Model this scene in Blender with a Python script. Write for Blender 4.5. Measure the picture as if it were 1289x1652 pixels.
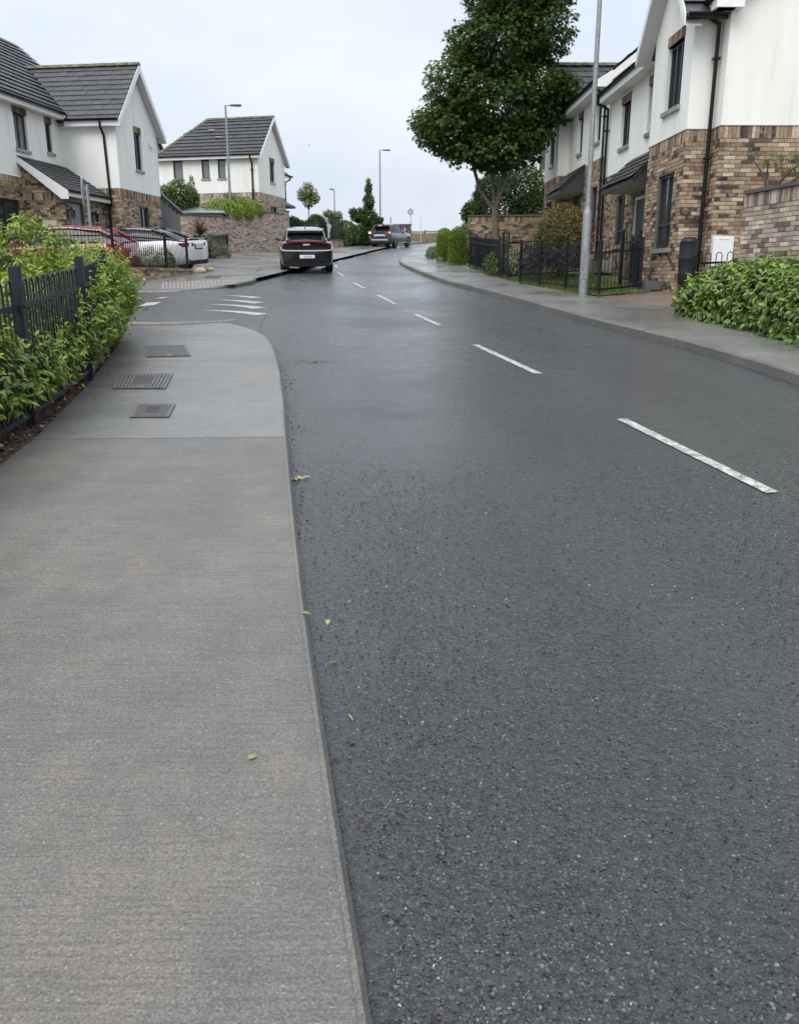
import bpy, bmesh, math, random
import numpy as np
from mathutils import Vector, Matrix

R = math.radians
scene = bpy.context.scene
for o in list(bpy.data.objects):
    bpy.data.objects.remove(o)

# ------------------------------------------------------------------ camera
CAM = Vector((0.0, 0.0, 1.62))
cam_data = bpy.data.cameras.new("camera")
cam_data.sensor_fit = 'VERTICAL'
cam_data.sensor_height = 24.0
cam_data.lens = 1350.0 / 1652.0 * 24.0
cam_data.clip_start = 0.05
cam_data.clip_end = 3000.0
cam = bpy.data.objects.new("camera", cam_data)
cam.location = CAM
cam.rotation_euler = (math.pi / 2 - math.atan(376 / 1350.0), 0, 0)
scene.collection.objects.link(cam)
scene.camera = cam

# ------------------------------------------------------------------ overcast sky, soft sun, exposure
SUN_EL, SUN_AZ = 52.0, 205.0          # degrees; azimuth clockwise from +Y
world = bpy.data.worlds.new("World")
scene.world = world
world.use_nodes = True
wn, wl = world.node_tree.nodes, world.node_tree.links
wn.clear()
out = wn.new('ShaderNodeOutputWorld')
bg = wn.new('ShaderNodeBackground')
sky = wn.new('ShaderNodeTexSky')
sky.sky_type = 'NISHITA'
sky.sun_disc = False
sky.sun_elevation = R(SUN_EL)
sky.sun_rotation = R(SUN_AZ)
sky.dust_density = 4.0
sky.air_density = 1.0
tc = wn.new('ShaderNodeTexCoord')
sep = wn.new('ShaderNodeSeparateXYZ')
wl.new(tc.outputs['Generated'], sep.inputs[0])
cl = wn.new('ShaderNodeTexNoise')                       # soft cloud deck
cl.inputs['Scale'].default_value = 3.0
cl.inputs['Detail'].default_value = 4.0
cl.inputs['Roughness'].default_value = 0.5
mp = wn.new('ShaderNodeMapping')
mp.inputs['Scale'].default_value = (1.0, 1.0, 2.6)
wl.new(tc.outputs['Generated'], mp.inputs[0])
wl.new(mp.outputs[0], cl.inputs['Vector'])
ramp = wn.new('ShaderNodeValToRGB')
ramp.color_ramp.elements[0].position = 0.3
ramp.color_ramp.elements[0].color = (6.2, 6.95, 8.05, 1)
ramp.color_ramp.elements[1].position = 0.72
ramp.color_ramp.elements[1].color = (8.3, 8.75, 9.35, 1)
wl.new(cl.outputs['Fac'], ramp.inputs[0])
zc = wn.new('ShaderNodeMath'); zc.operation = 'MAXIMUM'; zc.inputs[1].default_value = 0.0
wl.new(sep.outputs['Z'], zc.inputs[0])
zq = wn.new('ShaderNodeMath'); zq.operation = 'MULTIPLY'
wl.new(zc.outputs[0], zq.inputs[0]); wl.new(zc.outputs[0], zq.inputs[1])
lum = wn.new('ShaderNodeMath'); lum.operation = 'MULTIPLY_ADD'   # an overcast sky is brighter overhead
lum.inputs[1].default_value = 1.15
lum.inputs[2].default_value = 0.77
wl.new(zq.outputs[0], lum.inputs[0])
ovc = wn.new('ShaderNodeVectorMath'); ovc.operation = 'SCALE'
wl.new(ramp.outputs['Color'], ovc.inputs[0])
wl.new(lum.outputs[0], ovc.inputs['Scale'])
mix = wn.new('ShaderNodeMix'); mix.data_type = 'RGBA'
mix.inputs['Factor'].default_value = 0.9
wl.new(sky.outputs[0], mix.inputs['A'])
wl.new(ovc.outputs[0], mix.inputs['B'])
wl.new(mix.outputs['Result'], bg.inputs['Color'])
bg.inputs['Strength'].default_value = 0.1
wl.new(bg.outputs[0], out.inputs['Surface'])

sun_data = bpy.data.lights.new("sun", 'SUN')
sun_data.energy = 1.5
sun_data.angle = R(40)
sun_data.color = (1.0, 0.97, 0.93)
sun = bpy.data.objects.new("sun", sun_data)
sun.rotation_euler = (R(90 - SUN_EL), 0, R(180 - SUN_AZ) )
scene.collection.objects.link(sun)

scene.view_settings.view_transform = 'Standard'
scene.view_settings.look = 'None'
scene.view_settings.gamma = 1.0
scene.view_settings.exposure = 0.6
scene.view_settings.use_curve_mapping = False
scene.cycles.max_bounces = 5
scene.cycles.diffuse_bounces = 3
scene.cycles.glossy_bounces = 3
scene.cycles.use_adaptive_sampling = True
scene.cycles.adaptive_threshold = 0.015
scene.cycles.transparent_max_bounces = 6

# ------------------------------------------------------------------ terrain height
def sp(t, k=1.0): return 0.5 * (t + math.sqrt(t * t + 4 * k * k))
def ss(a, b, t):
    t = min(1, max(0, (t - a) / (b - a)))
    return t * t * (3 - 2 * t)
def G(x, y):
    z = 0.0595 * y + 0.03 * sp(x) - 0.03
    z += 0.03 * sp(-x - 4., .6) * ss(30, 44, y)
    z -= 0.055 * sp(-x - 5., .5) * ss(13, 16.5, y) * (1 - ss(22.5, 26, y))
    if y > 80:
        z -= 0.0014 * (y - 80) ** 2 if y < 110 else 1.26 + (y - 110) * 0.084
    return z
def path_off(x, y):
    """height of the footpaths over the road, dipping at the two crossings"""
    d1 = math.hypot((x + 4.2) / 1.7, (y - 15.2) / 1.5)
    d2 = math.hypot((x + 5.9) / 1.6, (y - 23.2) / 1.5)
    near = 0.068 * (1 - ss(3, 9, y)) if x < 1.5 else 0.0
    return 0.112 - near - 0.085 * max(1 - ss(.35, 1.25, d1), 1 - ss(.35, 1.25, d2))

# ------------------------------------------------------------------ object helpers
COL = scene.collection
def tag(o, label=None, cat=None, group=None, kind=None):
    if label: o['label'] = label
    if cat: o['category'] = cat
    if group: o['group'] = group
    if kind: o['kind'] = kind
    return o
def empty(name, loc=(0, 0, 0), label=None, cat=None, group=None, kind=None, parent=None):
    o = bpy.data.objects.new(name, None)
    o.empty_display_size = 0.2
    o.location = loc
    COL.objects.link(o)
    if parent: o.parent = parent
    return tag(o, label, cat, group, kind)
def link(name, me, mat=None, parent=None, loc=None, kind=None):
    if mat is not None and not me.materials:
        me.materials.append(mat)
    o = bpy.data.objects.new(name, me)
    COL.objects.link(o)
    if loc is not None: o.location = loc
    if parent is not None:
        o.parent = parent
        bpy_parent_keep(o, parent)
    if kind: o['kind'] = kind
    return o
WORLD_LOC = {}
def bpy_parent_keep(o, parent):
    # parents are only ever translated/rotated by matrix_basis and meshes are built in world space:
    m = world_of(parent)
    o.matrix_parent_inverse = m.inverted()
def world_of(o):
    m = o.matrix_basis.copy()
    if o.parent is not None:
        m = world_of(o.parent) @ o.matrix_parent_inverse @ m
    return m

class MB:
    """collects faces for one mesh; tone = per-face number read by the materials"""
    def __init__(s):
        s.v, s.f, s.t = [], [], []
    def face(s, pts, tone=0.5):
        i = len(s.v)
        s.v += [tuple(p) for p in pts]
        s.f.append(tuple(range(i, i + len(pts))))
        s.t.append(tone)
    def box(s, o, ex, ey, ez, tone=0.5, skip=()):
        o, ex, ey, ez = Vector(o), Vector(ex), Vector(ey), Vector(ez)
        i = len(s.v)
        for a in (0, 1):
            for b in (0, 1):
                for c in (0, 1):
                    s.v.append(tuple(o + ex * a + ey * b + ez * c))
        q = [(0, 1, 3, 2), (4, 6, 7, 5), (0, 4, 5, 1), (2, 3, 7, 6), (0, 2, 6, 4), (1, 5, 7, 3)]
        for k, f in enumerate(q):
            if k in skip: continue
            s.f.append(tuple(i + j for j in f)); s.t.append(tone)
        return s
    def cbox(s, c, size, rz=0.0, tone=0.5):
        ca, sa = math.cos(rz), math.sin(rz)
        ex = Vector((ca, sa, 0)) * size[0]; ey = Vector((-sa, ca, 0)) * size[1]; ez = Vector((0, 0, size[2]))
        return s.box(Vector(c) - (ex + ey + ez) / 2, ex, ey, ez, tone)
    def tube(s, path, r, n=6, tone=0.5, caps=True):
        path = [Vector(p) for p in path]
        rs = r if isinstance(r, (list, tuple)) else [r] * len(path)
        base = len(s.v)
        prev = None
        for k, p in enumerate(path):
            if k == 0: d = path[1] - p
            elif k == len(path) - 1: d = p - path[k - 1]
            else: d = (path[k + 1] - p).normalized() + (p - path[k - 1]).normalized()
            d.normalize()
            if prev is None:
                a = d.orthogonal().normalized()
            else:
                a = (prev - d * prev.dot(d)).normalized()
            prev = a
            b = d.cross(a)
            for j in range(n):
                an = 2 * math.pi * j / n
                s.v.append(tuple(p + (a * math.cos(an) + b * math.sin(an)) * rs[k]))
        for k in range(len(path) - 1):
            for j in range(n):
                s.f.append((base + k * n + j, base + k * n + (j + 1) % n, base + (k + 1) * n + (j + 1) % n, base + (k + 1) * n + j)); s.t.append(tone)
        if caps:
            s.f.append(tuple(base + j for j in reversed(range(n)))); s.t.append(tone)
            e = base + (len(path) - 1) * n
            s.f.append(tuple(e + j for j in range(n))); s.t.append(tone)
        return s
    def prism(s, pts, d, tone=0.5):
        """closed prism: polygon pts pushed along vector d"""
        d = Vector(d); n = len(pts); i = len(s.v)
        s.v += [tuple(p) for p in pts] + [tuple(Vector(p) + d) for p in pts]
        s.f.append(tuple(range(i, i + n))); s.t.append(tone)
        s.f.append(tuple(reversed(range(i + n, i + 2 * n)))); s.t.append(tone)
        for k in range(n):
            j = (k + 1) % n
            s.f.append((i + j, i + k, i + n + k, i + n + j)); s.t.append(tone)
        return s
    def lathe(s, c, prof, n=16, tone=0.5):
        c = Vector(c); i = len(s.v)
        for r_, z in prof:
            for j in range(n):
                a = 2 * math.pi * j / n
                s.v.append((c.x + r_ * math.cos(a), c.y + r_ * math.sin(a), c.z + z))
        for k in range(len(prof) - 1):
            for j in range(n):
                s.f.append((i + k * n + j, i + k * n + (j + 1) % n, i + (k + 1) * n + (j + 1) % n, i + (k + 1) * n + j)); s.t.append(tone)
        return s
    def mesh(s, name, mat=None, smooth=False, sharp=35):
        me = bpy.data.meshes.new(name)
        me.from_pydata(s.v, [], s.f)
        at = me.attributes.new('tone', 'FLOAT', 'FACE')
        at.data.foreach_set('value', s.t)
        if mat: me.materials.append(mat)
        me.validate()
        bm = bmesh.new(); bm.from_mesh(me)
        bmesh.ops.recalc_face_normals(bm, faces=bm.faces)
        bm.to_mesh(me); bm.free()
        if smooth:
            me.polygons.foreach_set('use_smooth', [True] * len(me.polygons))
            me.set_sharp_from_angle(angle=R(sharp))
        me.update()
        return me
    def build(s, name, mat, parent=None, smooth=False, kind=None, sharp=35):
        return link(name, s.mesh(name, mat, smooth, sharp), None, parent, kind=kind)

def fast_mesh(name, V, F, tone, mat):
    """V (n,3), F (m,k) constant size faces, tone (m,)"""
    me = bpy.data.meshes.new(name)
    m, k = F.shape
    me.vertices.add(len(V)); me.vertices.foreach_set('co', V.astype(np.float32).ravel())
    me.loops.add(m * k); me.loops.foreach_set('vertex_index', F.astype(np.int32).ravel())
    me.polygons.add(m)
    me.polygons.foreach_set('loop_start', np.arange(0, m * k, k, dtype=np.int32))
    me.update(calc_edges=True)
    at = me.attributes.new('tone', 'FLOAT', 'FACE')
    at.data.foreach_set('value', tone.astype(np.float32))
    me.materials.append(mat)
    return me

def catmull(pts, step=0.5):
    P = [Vector(p) for p in pts]
    res = []
    for i in range(len(P) - 1):
        p0 = P[i - 1] if i else P[i] * 2 - P[i + 1]
        p1, p2 = P[i], P[i + 1]
        p3 = P[i + 2] if i + 2 < len(P) else P[i + 1] * 2 - P[i]
        n = max(1, int((p2 - p1).length / step))
        for k in range(n):
            t = k / n
            res.append(0.5 * ((2 * p1) + (p2 - p0) * t + (2 * p0 - 5 * p1 + 4 * p2 - p3) * t * t + (3 * p1 - p0 - 3 * p2 + p3) * t ** 3))
    res.append(P[-1])
    return [(p.x, p.y) for p in res]
def offset_line(line, d):
    """shift a 2D polyline to its left by d"""
    res = []
    for i, p in enumerate(line):
        a = line[max(0, i - 1)]; b = line[min(len(line) - 1, i + 1)]
        tx, ty = b[0] - a[0], b[1] - a[1]
        l = math.hypot(tx, ty) or 1
        res.append((p[0] - ty / l * d, p[1] + tx / l * d))
    return res

def sheet(name, poly, off, mat, kind='structure', parent=None, cell=1.0, skirt=0.0, clips=(), zfun=None):
    """a polygon laid on the terrain, off = number or function of x, y"""
    bm = bmesh.new()
    vs = [bm.verts.new((p[0], p[1], 0)) for p in poly]
    f = bm.faces.new(vs)
    bmesh.ops.triangulate(bm, faces=[f])
    for co, no in clips:
        bmesh.ops.bisect_plane(bm, geom=bm.verts[:] + bm.edges[:] + bm.faces[:], plane_co=(co[0], co[1], 0), plane_no=(no[0], no[1], 0), clear_outer=True, dist=1e-5)
    xs = [v.co.x for v in bm.verts]; ys = [v.co.y for v in bm.verts]
    x = math.ceil(min(xs) / cell) * cell
    while x < max(xs):
        bmesh.ops.bisect_plane(bm, geom=bm.verts[:] + bm.edges[:] + bm.faces[:], plane_co=(x, 0, 0), plane_no=(1, 0, 0), dist=1e-5); x += cell
    y = math.ceil(min(ys) / cell) * cell
    while y < max(ys):
        bmesh.ops.bisect_plane(bm, geom=bm.verts[:] + bm.edges[:] + bm.faces[:], plane_co=(0, y, 0), plane_no=(0, 1, 0), dist=1e-5); y += cell
    for v in bm.verts:
        v.co.z = (zfun or G)(v.co.x, v.co.y) + (off(v.co.x, v.co.y) if callable(off) else off)
    bmesh.ops.recalc_face_normals(bm, faces=bm.faces)
    if bm.faces and sum(fc.normal.z for fc in bm.faces) < 0:
        bmesh.ops.reverse_faces(bm, faces=bm.faces)
    if skirt:
        edges = [e for e in bm.edges if e.is_boundary]
        r = bmesh.ops.extrude_edge_only(bm, edges=edges)
        for v in [g for g in r['geom'] if isinstance(g, bmesh.types.BMVert)]:
            v.co.z -= skirt
    me = bpy.data.meshes.new(name)
    bm.to_mesh(me); bm.free()
    me.materials.append(mat)
    o = link(name, me, None, parent)
    if kind and parent is None: o['kind'] = kind
    return o

# ------------------------------------------------------------------ materials
class NT:
    def __init__(s, name):
        s.m = bpy.data.materials.new(name); s.m.use_nodes = True
        s.n, s.l = s.m.node_tree.nodes, s.m.node_tree.links
        s.b = s.n['Principled BSDF']
        s.tc = s.n.new('ShaderNodeTexCoord')
        s.world = False
    def co(s):
        if not s.world: return s.tc.outputs['Object']
        if not hasattr(s, 'geo'): s.geo = s.n.new('ShaderNodeNewGeometry')
        return s.geo.outputs['Position']
    def mapped(s, scale=(1, 1, 1), rot=(0, 0, 0)):
        m = s.n.new('ShaderNodeMapping'); m.inputs['Scale'].default_value = scale; m.inputs['Rotation'].default_value = rot
        s.l.new(s.tc.outputs['Object'], m.inputs[0]); return m.outputs[0]
    def noise(s, scale, detail=3, rough=.55, vec=None, out='Fac', dist=0):
        n = s.n.new('ShaderNodeTexNoise'); n.inputs['Scale'].default_value = scale; n.inputs['Detail'].default_value = detail; n.inputs['Roughness'].default_value = rough
        n.inputs['Distortion'].default_value = dist
        s.l.new(vec if vec is not None else s.co(), n.inputs['Vector']); return n.outputs[out]
    def vor(s, scale, feature='F1', out='Distance', vec=None, rnd=1.0):
        n = s.n.new('ShaderNodeTexVoronoi'); n.feature = feature; n.inputs['Scale'].default_value = scale; n.inputs['Randomness'].default_value = rnd
        s.l.new(vec if vec is not None else s.co(), n.inputs['Vector']); return n.outputs[out]
    def ramp(s, fac, stops, interp='LINEAR'):
        r = s.n.new('ShaderNodeValToRGB'); cr = r.color_ramp; cr.interpolation = interp
        while len(cr.elements) < len(stops): cr.elements.new(0.5)
        for e, (p, c) in zip(cr.elements, stops):
            e.position = p
            e.color = (c, c, c, 1) if isinstance(c, (int, float)) else (c[0], c[1], c[2], 1)
        s.l.new(fac, r.inputs[0]); return r.outputs['Color']
    def mix(s, fac, a, b, mode='MIX'):
        m = s.n.new('ShaderNodeMix'); m.data_type = 'RGBA'; m.blend_type = mode
        for k, v in (('Factor', fac), ('A', a), ('B', b)):
            sock = m.inputs[k]
            if isinstance(v, (int, float)): sock.default_value = v if k == 'Factor' else (v, v, v, 1)
            elif isinstance(v, tuple): sock.default_value = (v[0], v[1], v[2], 1)
            else: s.l.new(v, sock)
        return m.outputs['Result']
    def math(s, op, a, b=0.0):
        m = s.n.new('ShaderNodeMath'); m.operation = op
        for k, v in ((0, a), (1, b)):
            if isinstance(v, (int, float)): m.inputs[k].default_value = v
            else: s.l.new(v, m.inputs[k])
        return m.outputs[0]
    def attr(s, name='tone'):
        a = s.n.new('ShaderNodeAttribute'); a.attribute_name = name; return a.outputs['Fac']
    def col(s, v):
        if isinstance(v, tuple): s.b.inputs['Base Color'].default_value = (v[0], v[1], v[2], 1)
        else: s.l.new(v, s.b.inputs['Base Color'])
        return s
    def set(s, **k):
        for key, v in k.items():
            sock = s.b.inputs[key.replace('_', ' ')]
            if isinstance(v, (int, float)): sock.default_value = v
            elif isinstance(v, tuple): sock.default_value = v
            else: s.l.new(v, sock)
        return s
    def bump(s, h, strength=.3, dist=.01, prev=None):
        b = s.n.new('ShaderNodeBump'); b.inputs['Strength'].default_value = strength; b.inputs['Distance'].default_value = dist
        s.l.new(h, b.inputs['Height'])
        if prev is not None: s.l.new(prev, b.inputs['Normal'])
        s.l.new(b.outputs[0], s.b.inputs['Normal']); return b.outputs[0]

M = {}
def simple(name, c, rough=.5, metal=0., spec=.5, var=0.0, vscale=8., bump=0., bscale=60.):
    t = NT(name)
    if var:
        n = t.noise(vscale, 4)
        t.col(t.ramp(n, [(.25, tuple(max(0, q * (1 - var)) for q in c)), (.75, tuple(q * (1 + var) for q in c))]))
    else: t.col(c)
    t.set(Roughness=rough, Metallic=metal, Specular_IOR_Level=spec)
    if bump: t.bump(t.noise(bscale, 3), bump, .005)
    M[name] = t.m
    return t

# wet asphalt: chips of stone in dark binder
def asphalt(name, lo, hi, wet0, wet1, film=.75):
    t = NT(name)
    big = t.noise(.45, 3)
    mid = t.noise(3.5, 3)
    wob = t.n.new('ShaderNodeVectorMath'); wob.operation = 'MULTIPLY_ADD'
    t.l.new(t.noise(55, 1, out='Color'), wob.inputs[0]); wob.inputs[1].default_value = (.011, .011, .011); t.l.new(t.tc.outputs['Object'], wob.inputs[2])
    wv = wob.outputs[0]
    cell = t.vor(72, out='Color', vec=wv)
    cs = t.n.new('ShaderNodeSeparateColor'); t.l.new(cell, cs.inputs[0])
    dist = t.vor(72, vec=wv)
    fine = t.noise(260, 1, .7)
    base = t.ramp(t.math('ADD', t.math('MULTIPLY', big, .5), t.math('MULTIPLY', mid, .5)), [(.3, lo), (.7, hi)])
    chip = t.ramp(cs.outputs[0], [(0, (.018, .020, .021)), (.35, (.05, .053, .055)), (.7, (.105, .108, .108)), (.95, (.15, .148, .142)), (.995, (.27, .26, .24))])
    inside = t.ramp(dist, [(.30, 1.0), (.46, 0.0)])
    pick = t.math('MULTIPLY', inside, t.ramp(t.noise(40, 2), [(.36, .35), (.55, 1.0)]))
    c = t.mix(pick, base, chip)
    c = t.mix(t.ramp(fine, [(.45, .0), (.75, .5)]), c, (.012, .013, .014))
    gapc = t.ramp(t.vor(72, 'DISTANCE_TO_EDGE', vec=wv), [(.02, .9), (.12, .0)])  # gaps between chips: dark binder, with crevice shadow painted into the colour
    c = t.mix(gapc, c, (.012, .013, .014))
    wig = t.ramp(t.math('ABSOLUTE', t.math('SUBTRACT', t.noise(24, 2, .65, dist=1.0), .5)), [(.004, .75), (.022, .0)])
    c = t.mix(t.math('MULTIPLY', wig, t.ramp(t.noise(5, 2), [(.42, .0), (.55, 1.0)])), c, (.010, .010, .011))
    tr = t.n.new('ShaderNodeSeparateXYZ'); t.l.new(t.tc.outputs['Object'], tr.inputs[0])
    lane = t.math('SINE', t.math('MULTIPLY', t.math('ADD', t.math('ADD', tr.outputs[0], t.math('MULTIPLY', tr.outputs[1], .176)), t.math('MULTIPLY', t.noise(.7, 1), .5)), 3.9))
    c = t.mix(t.ramp(lane, [(.1, .0), (.95, .2)]), c, (.08, .083, .085))
    c = t.mix(t.ramp(t.noise(.9, 3, .65), [(.5, .0), (.72, .4)]), c, (.03, .031, .032))
    t.col(c)
    patch = t.noise(.33, 3, .6)
    rr = t.ramp(t.math('ADD', t.math('MULTIPLY', patch, .7), t.math('MULTIPLY', mid, .3)), [(.36, wet0), (.62, wet1)])
    t.set(Roughness=rr, Specular_IOR_Level=.5, Coat_Weight=t.ramp(t.math('ADD', t.math('MULTIPLY', patch, .75), t.math('MULTIPLY', mid, .25)), [(.34, film), (.64, film * .5)]), Coat_Roughness=.16, Coat_IOR=1.36)
    h = t.math('ADD', t.math('MULTIPLY', t.ramp(dist, [(.0, 1.0), (.55, 0.0)]), t.math('ADD', cs.outputs[1], .25)), t.math('MULTIPLY', fine, .45))
    h2 = t.math('ADD', h, t.math('MULTIPLY', t.noise(30, 1), 1.6))
    t.bump(h2, 1.0, .016)
    cb = t.n.new('ShaderNodeBump'); cb.inputs['Strength'].default_value = .8; cb.inputs['Distance'].default_value = .018
    t.l.new(t.noise(24, 3, .8), cb.inputs['Height']); t.l.new(cb.outputs[0], t.b.inputs['Coat Normal'])
    M[name] = t.m
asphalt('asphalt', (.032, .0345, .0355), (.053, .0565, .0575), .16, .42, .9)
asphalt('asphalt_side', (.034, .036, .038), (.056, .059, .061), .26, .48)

def concrete(name, lo, hi, broom=1.0, wet=(.3, .55), tan=0.0, stain=False, grime=False):
    t = NT(name)
    big = t.noise(.55, 3, .6)
    mid = t.noise(5, 3, .6)
    grain = t.noise(150, 2, .8)
    spk = t.vor(140, out='Color'); cs = t.n.new('ShaderNodeSeparateColor'); t.l.new(spk, cs.inputs[0])
    br = t.math('ADD', t.math('MULTIPLY', t.noise(9, 3, .7, vec=t.mapped((.4, 11, 1), (0, 0, R(4)))), .8), t.math('MULTIPLY', t.noise(3.0, 2), .22))
    f = t.math('ADD', t.math('MULTIPLY', big, .6), t.math('MULTIPLY', mid, .4))
    c = t.ramp(f, [(.34, lo), (.66, hi)])
    c = t.mix(t.ramp(t.noise(1.6, 3, .65), [(.48, 0.0), (.72, .55 + tan)]), c, (.23, .185, .135))
    c = t.mix(t.ramp(t.noise(.8, 4, .6, dist=.6), [(.44, .35), (.60, 0.0)]), c, t.mix(.45, c, (.06, .056, .05)))
    c = t.mix(t.ramp(cs.outputs[0], [(.0, .6), (.3, .0), (.975, .0), (.995, .3)]), c, t.ramp(cs.outputs[0], [(.4, .07), (.5, .4)]))
    if stain:
        sx = t.n.new('ShaderNodeSeparateXYZ'); t.l.new(t.tc.outputs['Object'], sx.inputs[0])
        e = t.math('ADD', t.math('ADD', t.math('MULTIPLY', sx.outputs[0], -1.0), t.math('MULTIPLY', sx.outputs[1], -.135)), t.math('MULTIPLY', t.math('SUBTRACT', t.noise(1.7, 5, .65), .5), 1.5))
        c = t.mix(t.ramp(t.math('MULTIPLY', e, .4), [(.5, 0.0), (.9, .75)]), c, (.045, .043, .032))
    c = t.mix(t.ramp(br, [(.40, .75 * broom), (.54, 0.0)]), c, t.mix(.5, c, (.05, .05, .05)))
    c = t.mix(t.ramp(grain, [(.38, .8), (.52, 0.0)]), c, t.mix(.55, c, (.035, .034, .032)))
    c = t.mix(t.ramp(grain, [(.54, .0), (.72, .55)]), c, t.mix(.5, c, (.36, .34, .31)))
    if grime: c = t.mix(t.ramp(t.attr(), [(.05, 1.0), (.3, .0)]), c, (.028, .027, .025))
    t.col(c)
    t.set(Roughness=t.ramp(t.noise(.6, 4), [(.38, wet[0]), (.62, wet[1])]), Specular_IOR_Level=.45)
    t.bump(t.math('ADD', t.math('MULTIPLY', grain, .6), t.math('MULTIPLY', br, .9 * broom)), .5, .004)
    M[name] = t.m
concrete('concrete', (.104, .097, .086), (.160, .151, .134), 1.05, (.36, .58), tan=.1, stain=True)
concrete('concrete_pale', (.135, .134, .128), (.195, .193, .184), .45, (.17, .42), stain=True)
concrete('concrete_right', (.13, .129, .121), (.20, .197, .185), .4, (.18, .45))
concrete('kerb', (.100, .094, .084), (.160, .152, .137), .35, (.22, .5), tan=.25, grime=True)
concrete('kerb_dark', (.10, .097, .09), (.15, .146, .137), .0)
concrete('sill', (.33, .325, .31), (.45, .44, .42), .0)
concrete('buff_paving', (.26, .235, .195), (.38, .345, .29), .0)
concrete('pavers', (.16, .11, .085), (.26, .185, .14), .0)
concrete('mortar', (.13, .112, .09), (.19, .168, .14), .0, (.7, .85))
concrete('stone_coping', (.07, .065, .058), (.12, .11, .1), .0, (.6, .8))

t = NT('white_paint_road')
wear = t.noise(120, 3, .7); w2 = t.noise(14, 3)
fac = t.ramp(t.math('ADD', t.math('MULTIPLY', wear, .75), t.math('MULTIPLY', w2, .25)), [(.45, 1.0), (.53, 0.0)])
t.col(t.mix(fac, t.ramp(w2, [(.3, (.46, .455, .41)), (.7, (.62, .61, .56))]), (.06, .06, .06)))
t.set(Roughness=.5); t.bump(wear, .4, .003); M['road_paint'] = t.m

t = NT('render_white')
st = t.noise(1.2, 5, .6, vec=t.mapped((2.2, 2.2, .35)))
c = t.ramp(st, [(.22, (.62, .63, .57)), (.42, (.77, .77, .72)), (.6, (.81, .81, .765)), (.8, (.84, .84, .80))])
t.col(c); t.set(Roughness=.85, Specular_IOR_Level=.25); t.bump(t.noise(140, 4), .25, .004); M['render'] = t.m
t = NT('render_tan'); t.col(t.ramp(t.noise(1.5, 4), [(.3, (.5, .45, .41)), (.7, (.6, .55, .5))])); t.set(Roughness=.85); M['render_tan'] = t.m

def brick(name, stops):
    t = NT(name); t.world = True
    tone = t.attr()
    c = t.ramp(tone, stops)
    n = t.noise(38, 4, .65); n2 = t.noise(9, 3)
    c = t.mix(t.ramp(n, [(.38, .65), (.58, .0)]), c, t.mix(.6, c, (.045, .035, .03)))
    c = t.mix(t.ramp(n2, [(.52, .0), (.7, .4)]), c, (.50, .43, .34))
    t.col(c); t.set(Roughness=.82, Specular_IOR_Level=.3); t.bump(n, .5, .006); M[name] = t.m
brick('brick', [(.0, (.03, .023, .02)), (.17, (.075, .05, .038)), (.32, (.17, .108, .072)), (.5, (.29, .20, .125)), (.68, (.38, .28, .18)), (.85, (.47, .365, .255)), (1, (.58, .48, .37))])
brick('brick_grey', [(.0, (.10, .078, .068)), (.25, (.25, .185, .155)), (.5, (.40, .31, .255)), (.75, (.52, .42, .34)), (1, (.68, .58, .48))])
brick('brick_buff', [(.0, (.12, .09, .06)), (.4, (.3, .23, .14)), (.7, (.42, .34, .22)), (1, (.5, .43, .31))])

t = NT('roof_tile'); t.world = True
tone = t.attr(); n = t.noise(6, 4)
c = t.mix(tone, (.028, .028, .030), (.042, .042, .044))
c = t.mix(t.ramp(n, [(.5, 0.0), (.78, .4)]), c, (.12, .115, .095))
t.col(c); t.set(Roughness=.5, Specular_IOR_Level=.5); t.bump(t.noise(70, 3), .3, .004); M['tile'] = t.m
t = NT('ridge_tile')
c = t.ramp(t.noise(5, 4), [(.35, (.06, .06, .055)), (.6, (.17, .155, .07)), (.8, (.23, .22, .1))])
t.col(c); t.set(Roughness=.85); M['ridge'] = t.m

simple('fascia', (.78, .78, .77), .45, var=.04)
simple('frame_grey', (.035, .039, .044), .4)
simple('canopy_grey', (.038, .04, .044), .5, var=.12)
simple('black_plastic', (.006, .006, .007), .4, spec=.3)
simple('rail_black', (.008, .009, .012), .42, spec=.35, var=.2, vscale=30)
simple('rail_navy', (.010, .013, .021), .42, spec=.4, var=.25, vscale=25)
simple('soffit', (.5, .5, .49), .6)
simple('door_green', (.16, .22, .2), .35)
simple('door_white', (.7, .7, .68), .4)
simple('meter_white', (.74, .74, .74), .4, var=.03)
simple('meter_cream', (.66, .6, .5), .5)
simple('butt_black', (.010, .0105, .012), .45, spec=.35, var=.15)
simple('tyre', (.02, .02, .021), .8)
simple('rim', (.35, .35, .36), .3, 1.)
simple('chrome', (.7, .71, .73), .18, 1.)
simple('plate', (.78, .78, .76), .4)
simple('ink', (.03, .03, .035), .6)
simple('print_grey', (.35, .35, .36), .6)
simple('iron', (.105, .096, .094), .45, .3, var=.3, vscale=20, bump=.3)
simple('iron_dark', (.035, .033, .032), .6)
simple('bark', (.135, .115, .09), .9, var=.35, vscale=14, bump=.8, bscale=40)
simple('twig', (.09, .065, .045), .85, var=.2)
simple('soil', (.045, .026, .018), .9, var=.4, vscale=18, bump=1., bscale=50)
simple('timber', (.2, .16, .1), .85, var=.25, vscale=5)
simple('siding', (.22, .225, .235), .6, var=.08)
simple('shed_roof', (.2, .25, .245), .5, var=.2)
simple('rock', (.42, .33, .21), .85, var=.25, vscale=6, bump=.6, bscale=20)
simple('sign_red', (.3, .05, .07), .5)
simple('sign_white', (.75, .75, .76), .5)
simple('steel', (.42, .44, .46), .45, .8, var=.12, vscale=5)
simple('post_pale', (.42, .42, .44), .5, .3)
simple('orange_lens', (.5, .2, .03), .3)
simple('step_grey', (.1, .098, .095), .6, var=.15)
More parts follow.
